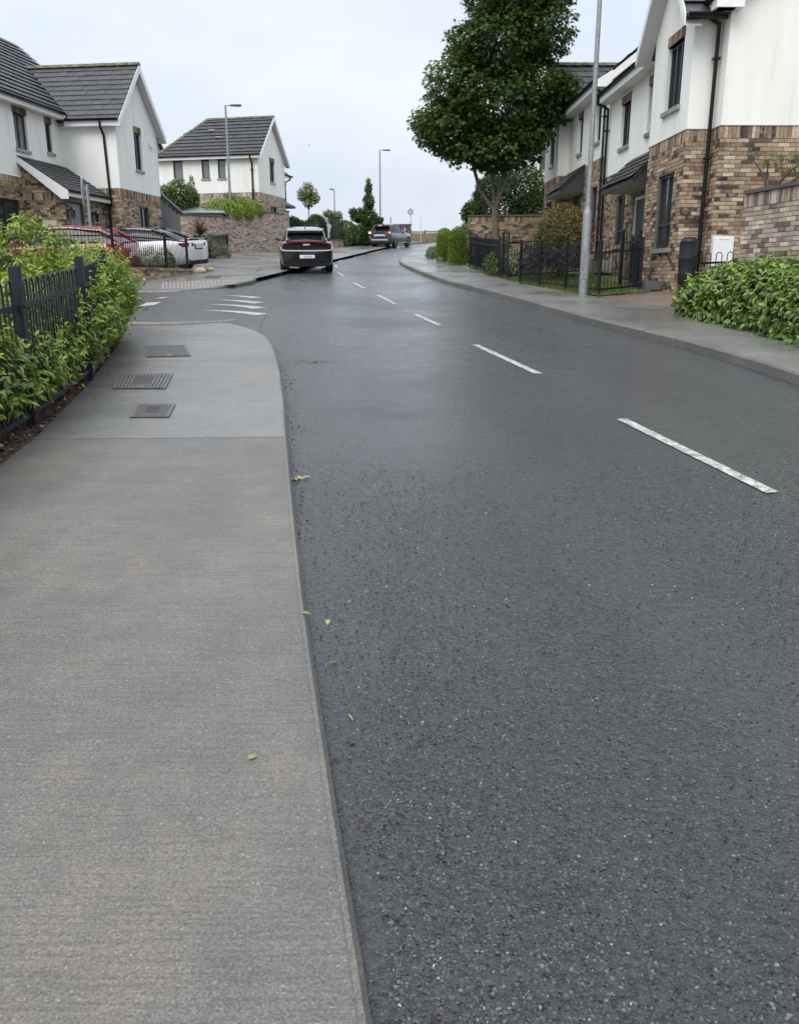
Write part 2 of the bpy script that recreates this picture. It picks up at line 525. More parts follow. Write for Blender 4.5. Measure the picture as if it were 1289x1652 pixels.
simple('bird_dark', (.03, .03, .035), .8)
simple('flower', (.75, .35, .03), .6)
simple('flower_red', (.28, .03, .03), .6)
t = simple('galv', (.33, .345, .35), .5, .55, var=.0)
t.col(t.ramp(t.vor(24, out='Distance'), [(.0, (.17, .18, .185)), (.6, (.30, .312, .318))]))
t.bump(t.noise(25, 2), .1, .003)

def glass(name, c, rough=.04, spec=.9):
    t = NT(name); t.col(c)
    t.set(Roughness=rough, Specular_IOR_Level=spec)
    t.bump(t.noise(1.4, 2), .06, .02)
    M[name] = t.m
glass('glass', (.022, .026, .03))
glass('glass_curtain', (.16, .165, .165))
glass('car_glass', (.010, .012, .014), .06, .4)
def paint(name, c, rough=.22, coat=1.0):
    t = NT(name); t.col(c); t.set(Roughness=rough + .12, Coat_Weight=coat, Coat_Roughness=rough * .4, Specular_IOR_Level=.5); M[name] = t.m
paint('paint_black', (.003, .0035, .005), .12)
paint('paint_red', (.30, .012, .022))
paint('paint_white', (.72, .73, .74))
paint('paint_grey', (.022, .024, .026))
paint('paint_silver', (.42, .43, .44))
paint('lens_red', (.22, .006, .01))
paint('pale_lens_trim', (.62, .62, .62))
def lit(name, c, e):
    t = NT(name); t.col(c); t.set(Emission_Color=(c[0], c[1], c[2], 1), Emission_Strength=e, Roughness=.3); M[name] = t.m
lit('lit_red', (.9, .22, .16), 1.1)
lit('lit_amber', (1., .72, .45), 1.4)

def leaf(name, stops, rough=.42, trans=.3, spec=.5):
    t = NT(name); t.world = True
    c = t.ramp(t.attr(), stops)
    c = t.mix(t.ramp(t.noise(7, 2), [(.35, .35), (.65, 0.0)]), c, t.mix(.5, c, (.012, .02, .006)))
    t.col(c); t.set(Roughness=rough, Specular_IOR_Level=spec)
    tr = t.n.new('ShaderNodeBsdfTranslucent')
    lc = t.mix(.6, c, (.16, .22, .02), 'MIX')
    t.l.new(lc, tr.inputs['Color'])
    ms = t.n.new('ShaderNodeMixShader'); ms.inputs[0].default_value = trans
    t.l.new(t.b.outputs[0], ms.inputs[1]); t.l.new(tr.outputs[0], ms.inputs[2])
    t.l.new(ms.outputs[0], t.n['Material Output'].inputs['Surface'])
    M[name] = t.m
leaf('leaf_hedge', [(.0, (.04, .08, .012)), (.35, (.10, .18, .018)), (.65, (.21, .31, .022)), (1, (.36, .44, .045))])
leaf('leaf_laurel', [(.0, (.04, .085, .016)), (.45, (.095, .18, .028)), (.75, (.18, .28, .04)), (1, (.3, .39, .07))], .34)
leaf('leaf_maple', [(.0, (.013, .032, .008)), (.45, (.034, .07, .014)), (.8, (.08, .14, .02)), (1, (.17, .23, .03))], .5, .3, .35)
leaf('leaf_bamboo', [(.0, (.1, .16, .015)), (.5, (.2, .3, .025)), (1, (.34, .42, .06))])
leaf('leaf_shrub', [(.0, (.014, .032, .010)), (.6, (.035, .07, .018)), (1, (.08, .12, .03))], .65, .2, .2)
leaf('leaf_mid', [(.0, (.035, .065, .014)), (.6, (.085, .14, .022)), (1, (.18, .23, .045))])
leaf('leaf_yellow', [(.0, (.06, .075, .015)), (.6, (.13, .15, .03)), (1, (.24, .24, .06))])
leaf('leaf_conifer', [(.0, (.06, .12, .012)), (.5, (.16, .26, .02)), (1, (.3, .38, .03))])
leaf('leaf_photinia', [(.0, (.035, .05, .012)), (.5, (.09, .09, .015)), (.8, (.2, .11, .02)), (1, (.32, .13, .03))])
leaf('leaf_purple', [(.0, (.010, .008, .010)), (1, (.035, .018, .022))], .5, .1)
leaf('leaf_varieg', [(.0, (.06, .085, .03)), (.5, (.2, .23, .11)), (1, (.48, .48, .32))])
leaf('leaf_cordyline', [(.0, (.035, .012, .014)), (.6, (.09, .03, .03)), (1, (.2, .09, .06))], .4, .15)
leaf('grass', [(.0, (.05, .09, .015)), (.6, (.11, .165, .025)), (1, (.2, .23, .05))])
leaf('dry_grass', [(.0, (.16, .13, .05)), (.6, (.3, .24, .1)), (1, (.42, .34, .16))])
leaf('fallen', [(.0, (.1, .15, .02)), (.6, (.3, .36, .06)), (1, (.5, .46, .2))])
leaf('mulch', [(.0, (.02, .01, .008)), (.5, (.09, .035, .022)), (1, (.3, .2, .12))], .8, .0)
t = NT('lawn_base'); t.col(t.ramp(t.noise(3, 5), [(.3, (.045, .062, .018)), (.7, (.09, .105, .03))])); t.set(Roughness=.9); t.bump(t.noise(60, 3), .8, .02); M['lawn'] = t.m
t = NT('field_base'); t.col(t.ramp(t.noise(.3, 5), [(.3, (.19, .16, .06)), (.7, (.3, .25, .11))])); t.set(Roughness=.95); M['field'] = t.m

# ================================================================== THE SETTING: ground, road, footpaths
rng = random.Random(7)

# open ground out to the horizon (field beyond the crest)
gb = MB()
xs = [-600, -300, -150, -80, -50, -35, -25, -18, -12, -8, -4, 0, 4, 8, 12, 18, 25, 35, 50, 80, 150, 300, 600]
ys = [-30, -15, -5, 0, 5, 10, 15, 20, 25, 30, 35, 40, 45, 50, 55, 60, 65, 70, 75, 80, 85, 90, 95, 100, 105, 110, 130, 170, 250, 400, 800]
def gz(x, y):
    return G(max(-14, min(14, x)), min(y, 170)) - 0.12 - (0.0 if -14 < x < 14 else 0.004 * (abs(x) - 14))
for i in range(len(xs) - 1):
    for j in range(len(ys) - 1):
        a, b, c, d = xs[i], xs[i + 1], ys[j], ys[j + 1]
        gb.face([(a, c, gz(a, c)), (b, c, gz(b, c)), (b, d, gz(b, d)), (a, d, gz(a, d))])
ground = gb.build('ground', M['field'], smooth=True); ground['kind'] = 'structure'

KL = catmull([(1.02, -5), (.2, -.1), (-.04, 1.34), (-.17, 2.06), (-.38, 3.28), (-.57, 4.48), (-.86, 6.38), (-1.08, 7.86), (-1.45, 10.15), (-1.72, 11.5), (-2.06, 12.75), (-2.62, 13.85), (-3.42, 14.75), (-4.4, 15.2), (-5.2, 15.36), (-9, 15.5), (-15, 15.6)], .35)
KL2 = catmull([(-15, 23.0), (-9, 23.1), (-7.2, 23.15), (-5.75, 23.2), (-4.9, 23.6), (-4.3, 24.5), (-4.3, 26.2), (-4.67, 28.28), (-5.32, 33.3), (-5.65, 38.0), (-5.62, 40.6), (-6.1, 41.7), (-7.2, 42.8), (-7.75, 44.1), (-7.3, 46.3), (-6.3, 48.3), (-5.5, 50.3), (-4.9, 53), (-4.16, 56.6), (-2.1, 62.6), (-.6, 67.6), (1.0, 73.5), (2.6, 80)], .5)
KR = catmull([(6.0, -5), (4.75, 2), (4.2, 6.5), (3.99, 8.4), (3.9, 9.7), (3.66, 11.3), (3.18, 13.6), (2.87, 15.6), (2.46, 18.4), (1.82, 22.0), (1.3, 24.6), (.72, 29.4), (.14, 35.3), (-.02, 39), (.08, 43.5), (.42, 48.0), (1.12, 59.6), (2.4, 70), (4.2, 80)], .5)

# carriageway
rpoly = [(9, -5), (9, 96), (-20, 96), (-20, -5)]
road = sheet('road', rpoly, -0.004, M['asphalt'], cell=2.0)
# side road surface with its own, newer tarmac
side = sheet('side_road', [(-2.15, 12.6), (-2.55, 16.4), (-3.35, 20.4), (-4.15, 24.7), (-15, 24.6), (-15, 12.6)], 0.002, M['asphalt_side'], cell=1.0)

def kerb_strip(name, line, inward, mat, h, w=0.14):
    mb = MB()
    ins = [offset_line(line, inward * q) for q in (0, .004, .02, w)]
    def z(p, k):
        hh = h(p[0], p[1]); g = G(p[0], p[1])
        return g + (-.1, hh - .022, hh + .002, hh + .004)[k]
    for i in range(len(line) - 1):
        for k in range(3):
            a, b, c, d = ins[k][i], ins[k][i + 1], ins[k + 1][i + 1], ins[k + 1][i]
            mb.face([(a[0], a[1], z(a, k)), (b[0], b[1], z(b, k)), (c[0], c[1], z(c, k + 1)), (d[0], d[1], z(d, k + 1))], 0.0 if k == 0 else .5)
    o = mb.build(name, mat, smooth=False); o['kind'] = 'structure'
    return o
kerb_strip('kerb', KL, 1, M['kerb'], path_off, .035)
def resample(line, step):
    res = [line[0]]; acc = 0.0
    for a, b in zip(line[:-1], line[1:]):
        L = math.hypot(b[0] - a[0], b[1] - a[1])
        while acc + L >= step:
            t = (step - acc) / L; a = (a[0] + (b[0] - a[0]) * t, a[1] + (b[1] - a[1]) * t); res.append(a); L = math.hypot(b[0] - a[0], b[1] - a[1]); acc = 0.0
        acc += L
    return res
def kerb_stones(line, inward, mat, h, w=.12):
    k = empty('kerb', kind='structure')
    pts = resample(line, .915); ins = [offset_line(pts, inward * q) for q in (0, .004, .02, w)]
    kr = random.Random(5)
    for i in range(len(pts) - 1):
        mb = MB(); dz = kr.uniform(-.004, .004)
        def z(p, q): hh = h(p[0], p[1]) + dz; return G(p[0], p[1]) + (-.1, hh - .022, hh + .002, hh + .006)[q]
        rows = []
        for q in range(4):
            a, b = Vector(ins[q][i]), Vector(ins[q][i + 1]); e = (b - a).normalized() * .004
            a, b = a + e, b - e
            rows.append(((a.x, a.y, z(a, q)), (b.x, b.y, z(b, q))))
        for q in range(3): mb.face([rows[q][0], rows[q][1], rows[q + 1][1], rows[q + 1][0]])
        for s_ in (0, 1):
            lo = rows[3][s_]; mb.face([rows[0][s_], rows[1][s_], rows[2][s_], rows[3][s_], (lo[0], lo[1], rows[0][s_][2])])
        mb.build('kerb_stone', mat, k)
kerb_stones(KL2, 1, M['kerb_dark'], path_off)
kerb_stones(KR, -1, M['kerb_dark'], path_off)

# footpath on the left: bays of brushed concrete with open joints
pathL_back = [(-2.35, -5), (-2.5, 0), (-2.62, 3.5), (-2.72, 5.4), (-2.82, 6.5), (-3.12, 8.4), (-3.5, 10.2), (-3.72, 11.2), (-4.2, 13.2), (-4.6, 14.0), (-5.6, 14.25), (-9, 14.3), (-15, 14.35)]
inner = offset_line(KL, .03)
fp = empty('footpath', kind='structure')
polyL = inner + list(reversed(pathL_back))
joints = [-5.2, 1.0, 6.36, 10.08, 30]
for k in range(4):
    y0, y1 = joints[k], joints[k + 1]
    sheet('slab', polyL, path_off, M['concrete' if k < 2 else 'concrete_pale'], parent=fp, cell=.5, skirt=.2,
          clips=[((0, y0 + .006), (.015, -1)), ((0, y1 - .006), (-.015, 1))])
# footpath across the side road, running up past the drives
inner2 = offset_line(KL2, .11)
back2 = [(-15, 24.3), (-8.6, 24.2), (-7.75, 24.2), (-7.1, 26.2), (-6.85, 28.3), (-7.0, 31), (-7.6, 34), (-8.1, 38), (-8.7, 41.5), (-9.3, 43.4), (-8.85, 45.6), (-8.2, 47.1), (-7.55, 48.4), (-6.6, 49.7), (-6.3, 51.5), (-6.0, 55), (-5.3, 58.2), (-3.8, 62), (-2.3, 67), (-.8, 73), (.6, 80)]
fp2 = empty('footpath', kind='structure')
poly2 = inner2 + list(reversed(back2))
j2 = [20, 26.0, 29.6, 33.2, 36.8, 40.6, 46, 82]
for k in range(len(j2) - 1):
    sheet('slab', poly2, path_off, M['concrete_right'], parent=fp2, cell=1., skirt=.15,
          clips=[((0, j2[k] + .006), (0, -1)), ((0, j2[k + 1] - .006), (0, 1))])
# footpath on the right
innerR = offset_line(KR, -.11)
backR = [(7.6, -5), (6.2, 2), (5.45, 6.5), (5.1, 9), (4.95, 10.5), (4.85, 12.3), (4.62, 14.2), (4.72, 14.9), (4.5, 16.2), (4.2, 17.5), (4.08, 17.85), (3.05, 22.3), (2.88, 24.1), (2.6, 26.7), (2.48, 31.5), (2.25, 33.2), (2.0, 37.3), (1.9, 42), (1.95, 47), (2.2, 57), (3.2, 68), (5.2, 80)]
fp3 = empty('footpath', kind='structure')
polyR = innerR + list(reversed(backR))
j3 = [-6, 4, 9.2, 13.4, 17.2, 21.0, 24.8, 28.6, 32.4, 36.2, 40, 46, 82]
for k in range(len(j3) - 1):
    sheet('slab', polyR, path_off, M['concrete_right'], parent=fp3, cell=1., skirt=.15,
          clips=[((0, j3[k] + .006), (0.1, -1)), ((0, j3[k + 1] - .006), (-.1, 1))])

# gardens and drives behind the footpaths
def plotR(x, y): return .10 + .04 * ss(0, 1.6, x - 3.2) + .05 * ss(4.5, 6, x)
lawnpoly = [(4.12, 17.88), (3.07, 22.35), (2.9, 24.15), (2.62, 26.75), (2.5, 31.5), (2.27, 33.2), (2.02, 37.3), (2.0, 47), (2.3, 57), (3.3, 68), (5.3, 80), (24, 80), (24, 30), (6.8, 30), (6.6, 18.2), (5.3, 18.3)]
sheet('lawn', lawnpoly, plotR, M['lawn'], cell=1.0)
sheet('driveway', [(4.72, 14.9), (4.5, 16.2), (4.2, 17.5), (4.1, 17.86), (5.3, 18.28), (8, 18.2), (8, 15.2), (5.0, 14.6)], lambda x, y: .113 + .05 * ss(4.5, 6, x), M['pavers'], cell=.5)
sheet('garden_bed', [(4.7, 14.7), (8, 15.18), (14, 14), (14, -5), (7.55, -5), (6.15, 2), (5.4, 6.5), (5.05, 9), (4.9, 10.5), (4.8, 12.3), (4.58, 14.2)], .09, M['soil'], cell=1.0)
sheet('driveway', [(-8.6, 24.25), (-7.7, 24.25), (-7.1, 26.2), (-6.87, 28.3), (-7.0, 31), (-7.6, 34), (-8.1, 38), (-8.7, 41.5), (-9.3, 43.4), (-24, 43.4), (-24, 24.3)], .1, M['step_grey'], cell=1.0)
sheet('garden_bed', [(-9.3, 43.5), (-8.85, 45.65), (-8.2, 47.15), (-7.55, 48.45), (-6.6, 49.75), (-6.32, 51.5), (-6.02, 55), (-5.35, 58.2), (-3.85, 62), (-2.35, 67), (-.85, 73), (.55, 80), (-24, 80), (-24, 43.5)], .1, M['soil'], cell=2.0)
sheet('garden_bed', pathL_back + [(-15, -5)], lambda x, y: .075, M['soil'], cell=1.0)

# ------------------------------------------------------------------ markings painted on the road (parts of the road)
def strip(name, pts, mat, parent, off=0.006):
    mb = MB()
    mb.face([(x, y, G(x, y) + off) for x, y in pts])
    return mb.build(name, mat, parent)
def dash(a, b, w, parent):
    a, b = Vector((a[0], a[1])), Vector((b[0], b[1]))
    d = (b - a).normalized(); n = Vector((-d.y, d.x)) * w / 2
    mb = MB(); k = 4
    for i in range(k):
        p, q = a.lerp(b, i / k), a.lerp(b, (i + 1) / k)
        mb.face([(c.x, c.y, G(c.x, c.y) + .003) for c in (p - n, q - n, q + n, p + n)])
    return mb.build('lane_dash', M['road_paint'], parent)
centre = [((2.3, 5.01), (1.9, 7.12)), ((1.56, 9.46), (1.06, 11.95)), ((.68, 14.38), (.3, 16.3)), ((-.1, 18.59), (-.52, 21.0)), ((-.94, 23.35), (-1.37, 25.68)), ((-1.84, 28.84), (-2.25, 31.6)), ((-2.5, 34.6), (-2.72, 37.2)), ((-2.82, 40.2), (-2.75, 43.0)), ((-2.55, 46), (-2.2, 49)), ((-1.75, 52), (-1.2, 55)), ((-.6, 58), (0.0, 61)), ((.5, 64), (1.0, 67)), ((1.5, 70), (2.1, 73)), ((2.95, .45), (2.65, 2.75)), ((1.6, 75.5), (2.7, 76.2)), ((-.3, 73.6), (.5, 74.2))]
for a, b in centre: dash(a, b, .088, road)
# tapering hatch bars across the side-road mouth
for (a, b, w) in [((-4.4, 21.25), (-3.36, 20.4), .32), ((-4.32, 20.0), (-3.09, 19.0), .34), ((-4.2, 18.85), (-2.88, 17.8), .36), ((-4.05, 17.5), (-2.64, 16.5), .36)]:
    a, b = Vector(a), Vector(b); d = (b - a).normalized(); n = Vector((-d.y, d.x))
    pts = []
    up, dn = [], []
    for i in range(6):
        t = i / 5; p = a.lerp(b, t) + n * .12 * math.sin(math.pi * t) ; hw = w / 2 * t ** .7
        up.append(p + n * hw); dn.append(p - n * hw)
    pts = dn + up[::-1]
    mb = MB()
    for i in range(5):
        mb.face([(q.x, q.y, G(q.x, q.y) + .007) for q in (dn[i], dn[i + 1], up[i + 1], up[i])])
    mb.build('hatch_bar', M['road_paint'], side)
for pts in ([(-7.2, 18.58), (-5.5, 18.72), (-5.5, 18.84), (-7.2, 18.7)], [(-5.68, 18.86), (-5.38, 18.86), (-5.42, 19.7), (-5.76, 19.7)], [(-5.9, 20.8), (-5.7, 20.85), (-5.62, 21.2), (-5.84, 21.15)]):
    strip('give_way_line', pts, M['road_paint'], side, .008)

# ------------------------------------------------------------------ tactile paving at the two crossings (slabs with raised bars)
def tactile(pts_origin, ex, ey, nx, ny, label):
    o = empty('tactile_paving', kind='structure')
    o['label'] = label
    ex, ey = Vector(ex).normalized(), Vector(ey).normalized()
    for i in range(nx):
        for j in range(ny):
            c = Vector(pts_origin) + ex * (.41 * i) + ey * (.41 * j)
            mb = MB()
            def P(a, b, h):
                q = c + ex * a + ey * b
                return (q.x, q.y, G(q.x, q.y) + path_off(q.x, q.y) + h)
            mb.face([P(0, 0, .004), P(.4, 0, .004), P(.4, .4, .004), P(0, .4, .004)])
            base = mb.build('tactile_slab', M['pavers'], o)
            mb = MB()
            for k in range(4):
                a0 = .03 + k * .1
                mb.face([P(a0, .02, .013), P(a0 + .045, .02, .013), P(a0 + .045, .395, .013), P(a0, .395, .013)])
                mb.face([P(a0, .02, .004), P(a0 + .045, .02, .004), P(a0 + .045, .02, .013), P(a0, .02, .013)])
                mb.face([P(a0 + .045, .02, .004), P(a0 + .045, .38, .004), P(a0 + .045, .38, .013), P(a0 + .045, .02, .013)])
                mb.face([P(a0, .02, .004), P(a0, .38, .004), P(a0, .38, .013), P(a0, .02, .013)])
            mb.build('raised_bars', M['buff_paving'], base, kind='stuff')
    return o
tactile((-5.3, 14.62), (1, -.03), (0.03, 1), 6, 1, 'buff tactile slabs at the near side of the side road')
tactile((-6.5, 23.62), (1, .12), (-.25, 1), 5, 3, 'buff tactile slabs at the far side of the side road')

# ------------------------------------------------------------------ cast iron covers let into the footpath
def cover(quad, ribs, label, frame=.03, panel=False):
    """quad: four ground points, near-left, near-right, far-right, far-left"""
    q = [Vector((p[0], p[1], G(*p) + path_off(*p))) for p in quad]
    c = sum(q, Vector()) / 4
    o = empty('manhole_cover', c, label, 'manhole cover', 'iron covers set in the footpaths')
    def P(a, b, h): return q[0].lerp(q[1], a).lerp(q[3].lerp(q[2], a), b) + Vector((0, 0, h))
    L = (q[1] - q[0]).length; W = (q[3] - q[0]).length
    fa, fb = frame / L, frame / W
    mb = MB()
    for a0, a1, b0, b1 in ((0, 1, 0, fb), (0, 1, 1 - fb, 1), (0, fa, fb, 1 - fb), (1 - fa, 1, fb, 1 - fb)):
        mb.face([P(a0, b0, .011), P(a1, b0, .011), P(a1, b1, .011), P(a0, b1, .011)])
    mb.build('cover_frame', M['iron'], o)
    mb = MB(); mb.face([P(fa, fb, .004), P(1 - fa, fb, .004), P(1 - fa, 1 - fb, .004), P(fa, 1 - fb, .004)])
    mb.build('lid', M['iron_dark'], o)
    n = ribs; w = (1 - 2 * fa) / n
    for k in range(n):
        a0 = fa + w * (k + .18); a1 = fa + w * (k + .82)
        mid = abs((a0 + a1) / 2 - .5) < .17
        segs = [(fb * 1.3, .3), (.36, .44), (.5, .56), (.62, .68), (.74, 1 - fb * 1.3)] if (mid and not panel) else [(fb * 1.2, 1 - fb * 1.2)]
        for b0, b1 in segs:
            mb = MB()
            mb.face([P(a0, b0, .012), P(a1, b0, .012), P(a1, b1, .012), P(a0, b1, .012)])
            mb.face([P(a0, b0, .004), P(a1, b0, .004), P(a1, b0, .012), P(a0, b0, .012)])
            mb.face([P(a1, b0, .004), P(a1, b1, .004), P(a1, b1, .012), P(a1, b0, .012)])
            mb.face([P(a0, b0, .004), P(a0, b1, .004), P(a0, b1, .012), P(a0, b0, .012)])
            mb.build('rib', M['iron'], o)
    mb = MB(); mb.face([P(.46, fb * 1.4, .0125), P(.56, fb * 1.4, .0125), P(.56, .16, .0125), P(.46, .16, .0125)])
    mb.build('keyhole_plate', M['kerb'], o)
    return o
cover([(-2.27, 7.0), (-1.94, 7.0), (-2.01, 7.52), (-2.38, 7.53)], 17, 'small ribbed iron cover closest to the footpath joint')
cover([(-2.81, 8.22), (-2.29, 8.22), (-2.43, 9.09), (-2.99, 9.06)], 13, 'larger ribbed iron cover in the middle of three on the near footpath')
cover([(-3.06, 10.26), (-2.54, 10.35), (-2.85, 11.36), (-3.4, 11.31)], 24, 'square finely ribbed iron cover just before the side road corner', .025, True)
cover([(-5.97, 26.3), (-5.46, 26.3), (-5.57, 27.4), (-6.07, 27.4)], 14, 'dark iron cover beyond the side road behind the tactile slabs', .03, True)

# ================================================================== BUILDINGS
class Frame:
    """local axes of a house: u along the street (away), w to the right of u, z up"""
    def __init__(s, ox, oy, az):
        a = R(az)
        s.o = Vector((ox, oy, 0)); s.d = Vector((math.sin(a), math.cos(a), 0)); s.n = Vector((math.cos(a), -math.sin(a), 0))
    def P(s, u, w, z): return s.o + s.d * u + s.n * w + Vector((0, 0, z))

UNIT = {}
def unit_bricks(matname):
    """twelve shared brick meshes, each of its own tone"""
    if matname not in UNIT:
        l = []
        for k in range(12):
            mb = MB()
            e = .06
            # unit cube with slightly eased front arrises (front = +y)
            pts0 = [(-.5, 0, -.5), (.5, 0, -.5), (.5, 0, .5), (-.5, 0, .5)]
            pts1 = [(-.5, .7, -.5), (.5, .7, -.5), (.5, .7, .5), (-.5, .7, .5)]
            pts2 = [(-.485, 1, -.45), (.485, 1, -.45), (.485, 1, .45), (-.485, 1, .45)]
            for A, B in ((pts0, pts1), (pts1, pts2)):
                for i in range(4):
                    j = (i + 1) % 4
                    mb.face([A[i], A[j], B[j], B[i]], k / 11)
            mb.face(pts2, k / 11)
            l.append(mb.mesh('brick', M[matname]))
        UNIT[matname] = l
    return UNIT[matname]

def brick_tone(r):
    t = r.random()
    if t < .17: return r.uniform(.06, .27)
    if t < .84: return r.uniform(.36, .74)
    return r.uniform(.75, 1)

class Wall:
    """a vertical wall plane: s runs along e, outward normal n"""
    def __init__(s, A, e, n):
        s.A = Vector((A[0], A[1], 0)); s.e = Vector(e).normalized(); s.n = Vector(n).normalized()
    def P(s, a, z, out=0.0): return s.A + s.e * a + s.n * out + Vector((0, 0, z))
    def panel(s, mb, s0, s1, z0, z1, holes=(), depth=.11, out=0.0, top=()):
        ss_ = sorted({s0, s1} | {q for h in holes for q in h[:2] if s0 < q < s1})
        zs_ = sorted({z0, z1} | {q for h in holes for q in h[2:4] if z0 < q < z1})
        for i in range(len(ss_) - 1):
            for j in range(len(zs_) - 1):
                cs, cz = (ss_[i] + ss_[i + 1]) / 2, (zs_[j] + zs_[j + 1]) / 2
                if any(h[0] < cs < h[1] and h[2] < cz < h[3] for h in holes): continue
                mb.face([s.P(ss_[i], zs_[j], out), s.P(ss_[i + 1], zs_[j], out), s.P(ss_[i + 1], zs_[j + 1], out), s.P(ss_[i], zs_[j + 1], out)])
        for a, b, c, d in [h[:4] for h in holes]:
            c_, d_ = max(c, z0), min(d, z1)
            if c_ >= d_: continue
            edges = [((a, c_), (a, d_)), ((b, c_), (b, d_))]
            if c >= z0: edges.append(((a, c), (b, c)))
            if d <= z1: edges.append(((a, d), (b, d)))
            for p, q in edges:
                mb.face([s.P(p[0], p[1], out), s.P(q[0], q[1], out), s.P(q[0], q[1], out - depth), s.P(p[0], p[1], out - depth)])
        if top:
            mb.face([s.P(a, z, out) for a, z in top])
        return mb
    def courses(s, s0, s1, z0, z1, holes=(), seed=1, soldier=True, bl=.215, ch=.075, bh=.065, phase=0.0):
        """list of (centre s, centre z, length, height, tone)"""
        r = random.Random(seed); res = []
        ztop = z1
        if soldier:
            ztop = z1 - .225
            for a, b in s._cut(s0, s1, ztop, z1, holes):
                n = max(1, round((b - a) / ch)); w = (b - a) / n
                for k in range(n): res.append((a + w * (k + .5), ztop + .112, w - .01, .215, brick_tone(r)))
        k = 0; z = ztop
        run = r.random()
        while z - ch > z0 - .001:
            z -= ch; k += 1
            off = (bl + .01) / 2 * (k % 2) + phase
            run = .6 * run + .4 * r.random()
            for a, b in s._cut(s0, s1, z, z + ch, holes):
                x = a - ((a - off) % (bl + .01))
                while x < b:
                    p, q = max(a, x), min(b, x + bl)
                    if q - p > .03:
                        t = brick_tone(r)
                        res.append(((p + q) / 2, z + .037, q - p, bh, min(1, max(0, t + (run - .5) * .2))))
                    x += bl + .01
        return res
    def _cut(s, s0, s1, z0, z1, holes):
        iv = [(s0, s1)]
        for h in holes:
            if h[2] < z1 - .01 and h[3] > z0 + .01:
                nv = []
                for a, b in iv:
                    if h[1] <= a or h[0] >= b: nv.append((a, b)); continue
                    if h[0] > a: nv.append((a, h[0]))
                    if h[1] < b: nv.append((h[1], b))
                iv = nv
        return iv
    def joined(s, mb, bricks, proud=.009):
        for cs, cz, l, h, t in bricks:
            o = s.P(cs - l / 2, cz - h / 2, -.004)
            mb.box(o, s.e * l, s.n * (proud + .004), Vector((0, 0, h)), t, skip=(2,))
    def single(s, bricks, parent, matname, proud=.009):
        un = unit_bricks(matname)
        pinv = world_of(parent).inverted()
        for cs, cz, l, h, t in bricks:
            o = bpy.data.objects.new('brick', un[min(11, int(t * 12))])
            p = s.P(cs, cz, -.004)
            m = Matrix.Identity(4)
            for i in range(3):
                m[i][0] = s.e[i] * l; m[i][1] = s.n[i] * (proud + .004); m[i][2] = (0, 0, 1)[i] * h; m[i][3] = p[i]
            o.parent = parent
            o.matrix_parent_inverse = pinv
            o.matrix_basis = m
            COL.objects.link(o)

def window(parent, wl, s0, s1, z0, z1, sill=True, mull=(.5,), rail=None, glassmat='glass', depth=.09, sillmat='sill', fr=.055, name='window'):
    mb = MB()
    def bar(a, b, c, d, o0=-depth - .03, o1=-depth + .03):
        mb.box(wl.P(a, c, o0), wl.e * (b - a), wl.n * (o1 - o0), Vector((0, 0, d - c)))
    bar(s0, s1, z0, z0 + fr); bar(s0, s1, z1 - fr, z1)
    bar(s0, s0 + fr, z0 + fr, z1 - fr); bar(s1 - fr, s1, z0 + fr, z1 - fr)
    xs = [s0 + fr] + [s0 + (s1 - s0) * m for m in mull] + [s1 - fr]
    for m in mull:
        x = s0 + (s1 - s0) * m
        bar(x - fr * .55, x + fr * .55, z0 + fr, z1 - fr, -depth - .028, -depth + .028)
    zs = [z0 + fr, z1 - fr]
    if rail:
        zr = z0 + (z1 - z0) * rail
        bar(s0 + fr, s1 - fr, zr - fr * .5, zr + fr * .5, -depth - .025, -depth + .025)
        zs = [z0 + fr, zr, z1 - fr]
    w = mb.build(name, M['frame_grey'], parent)
    for i in range(len(xs) - 1):
        for j in range(len(zs) - 1):
            g = MB()
            g.face([wl.P(xs[i], zs[j], -depth - .01), wl.P(xs[i + 1], zs[j], -depth - .01), wl.P(xs[i + 1], zs[j + 1], -depth - .01), wl.P(xs[i], zs[j + 1], -depth - .01)])
            g.build('pane', M[glassmat], w)
    if sill:
        g = MB()
        g.box(wl.P(s0 - .05, z0 - .09, -depth - .02), wl.e * (s1 - s0 + .1), wl.n * (depth + .09), Vector((0, 0, .088)))
        g.build('sill', M[sillmat], w)
    return w
def lintel(parent, wl, s0, s1, z0, z1, seed=3, mat='brick'):
    mb = MB(); r = random.Random(seed)
    n = max(2, round((s1 - s0) / .075)); w = (s1 - s0) / n
    mb.box(wl.P(s0, z0, -.06), wl.e * (s1 - s0), wl.n * .076, Vector((0, 0, z1 - z0)), .3)
    base = mb.build('lintel', M['mortar'], parent)
    bb = MB()
    for k in range(n):
        bb.box(wl.P(s0 + w * k + .004, z0 + .005, 0), wl.e * (w - .008), wl.n * .026, Vector((0, 0, z1 - z0 - .01)), brick_tone(r) * .7)
    bb.build('brick', M[mat], base, kind='stuff')

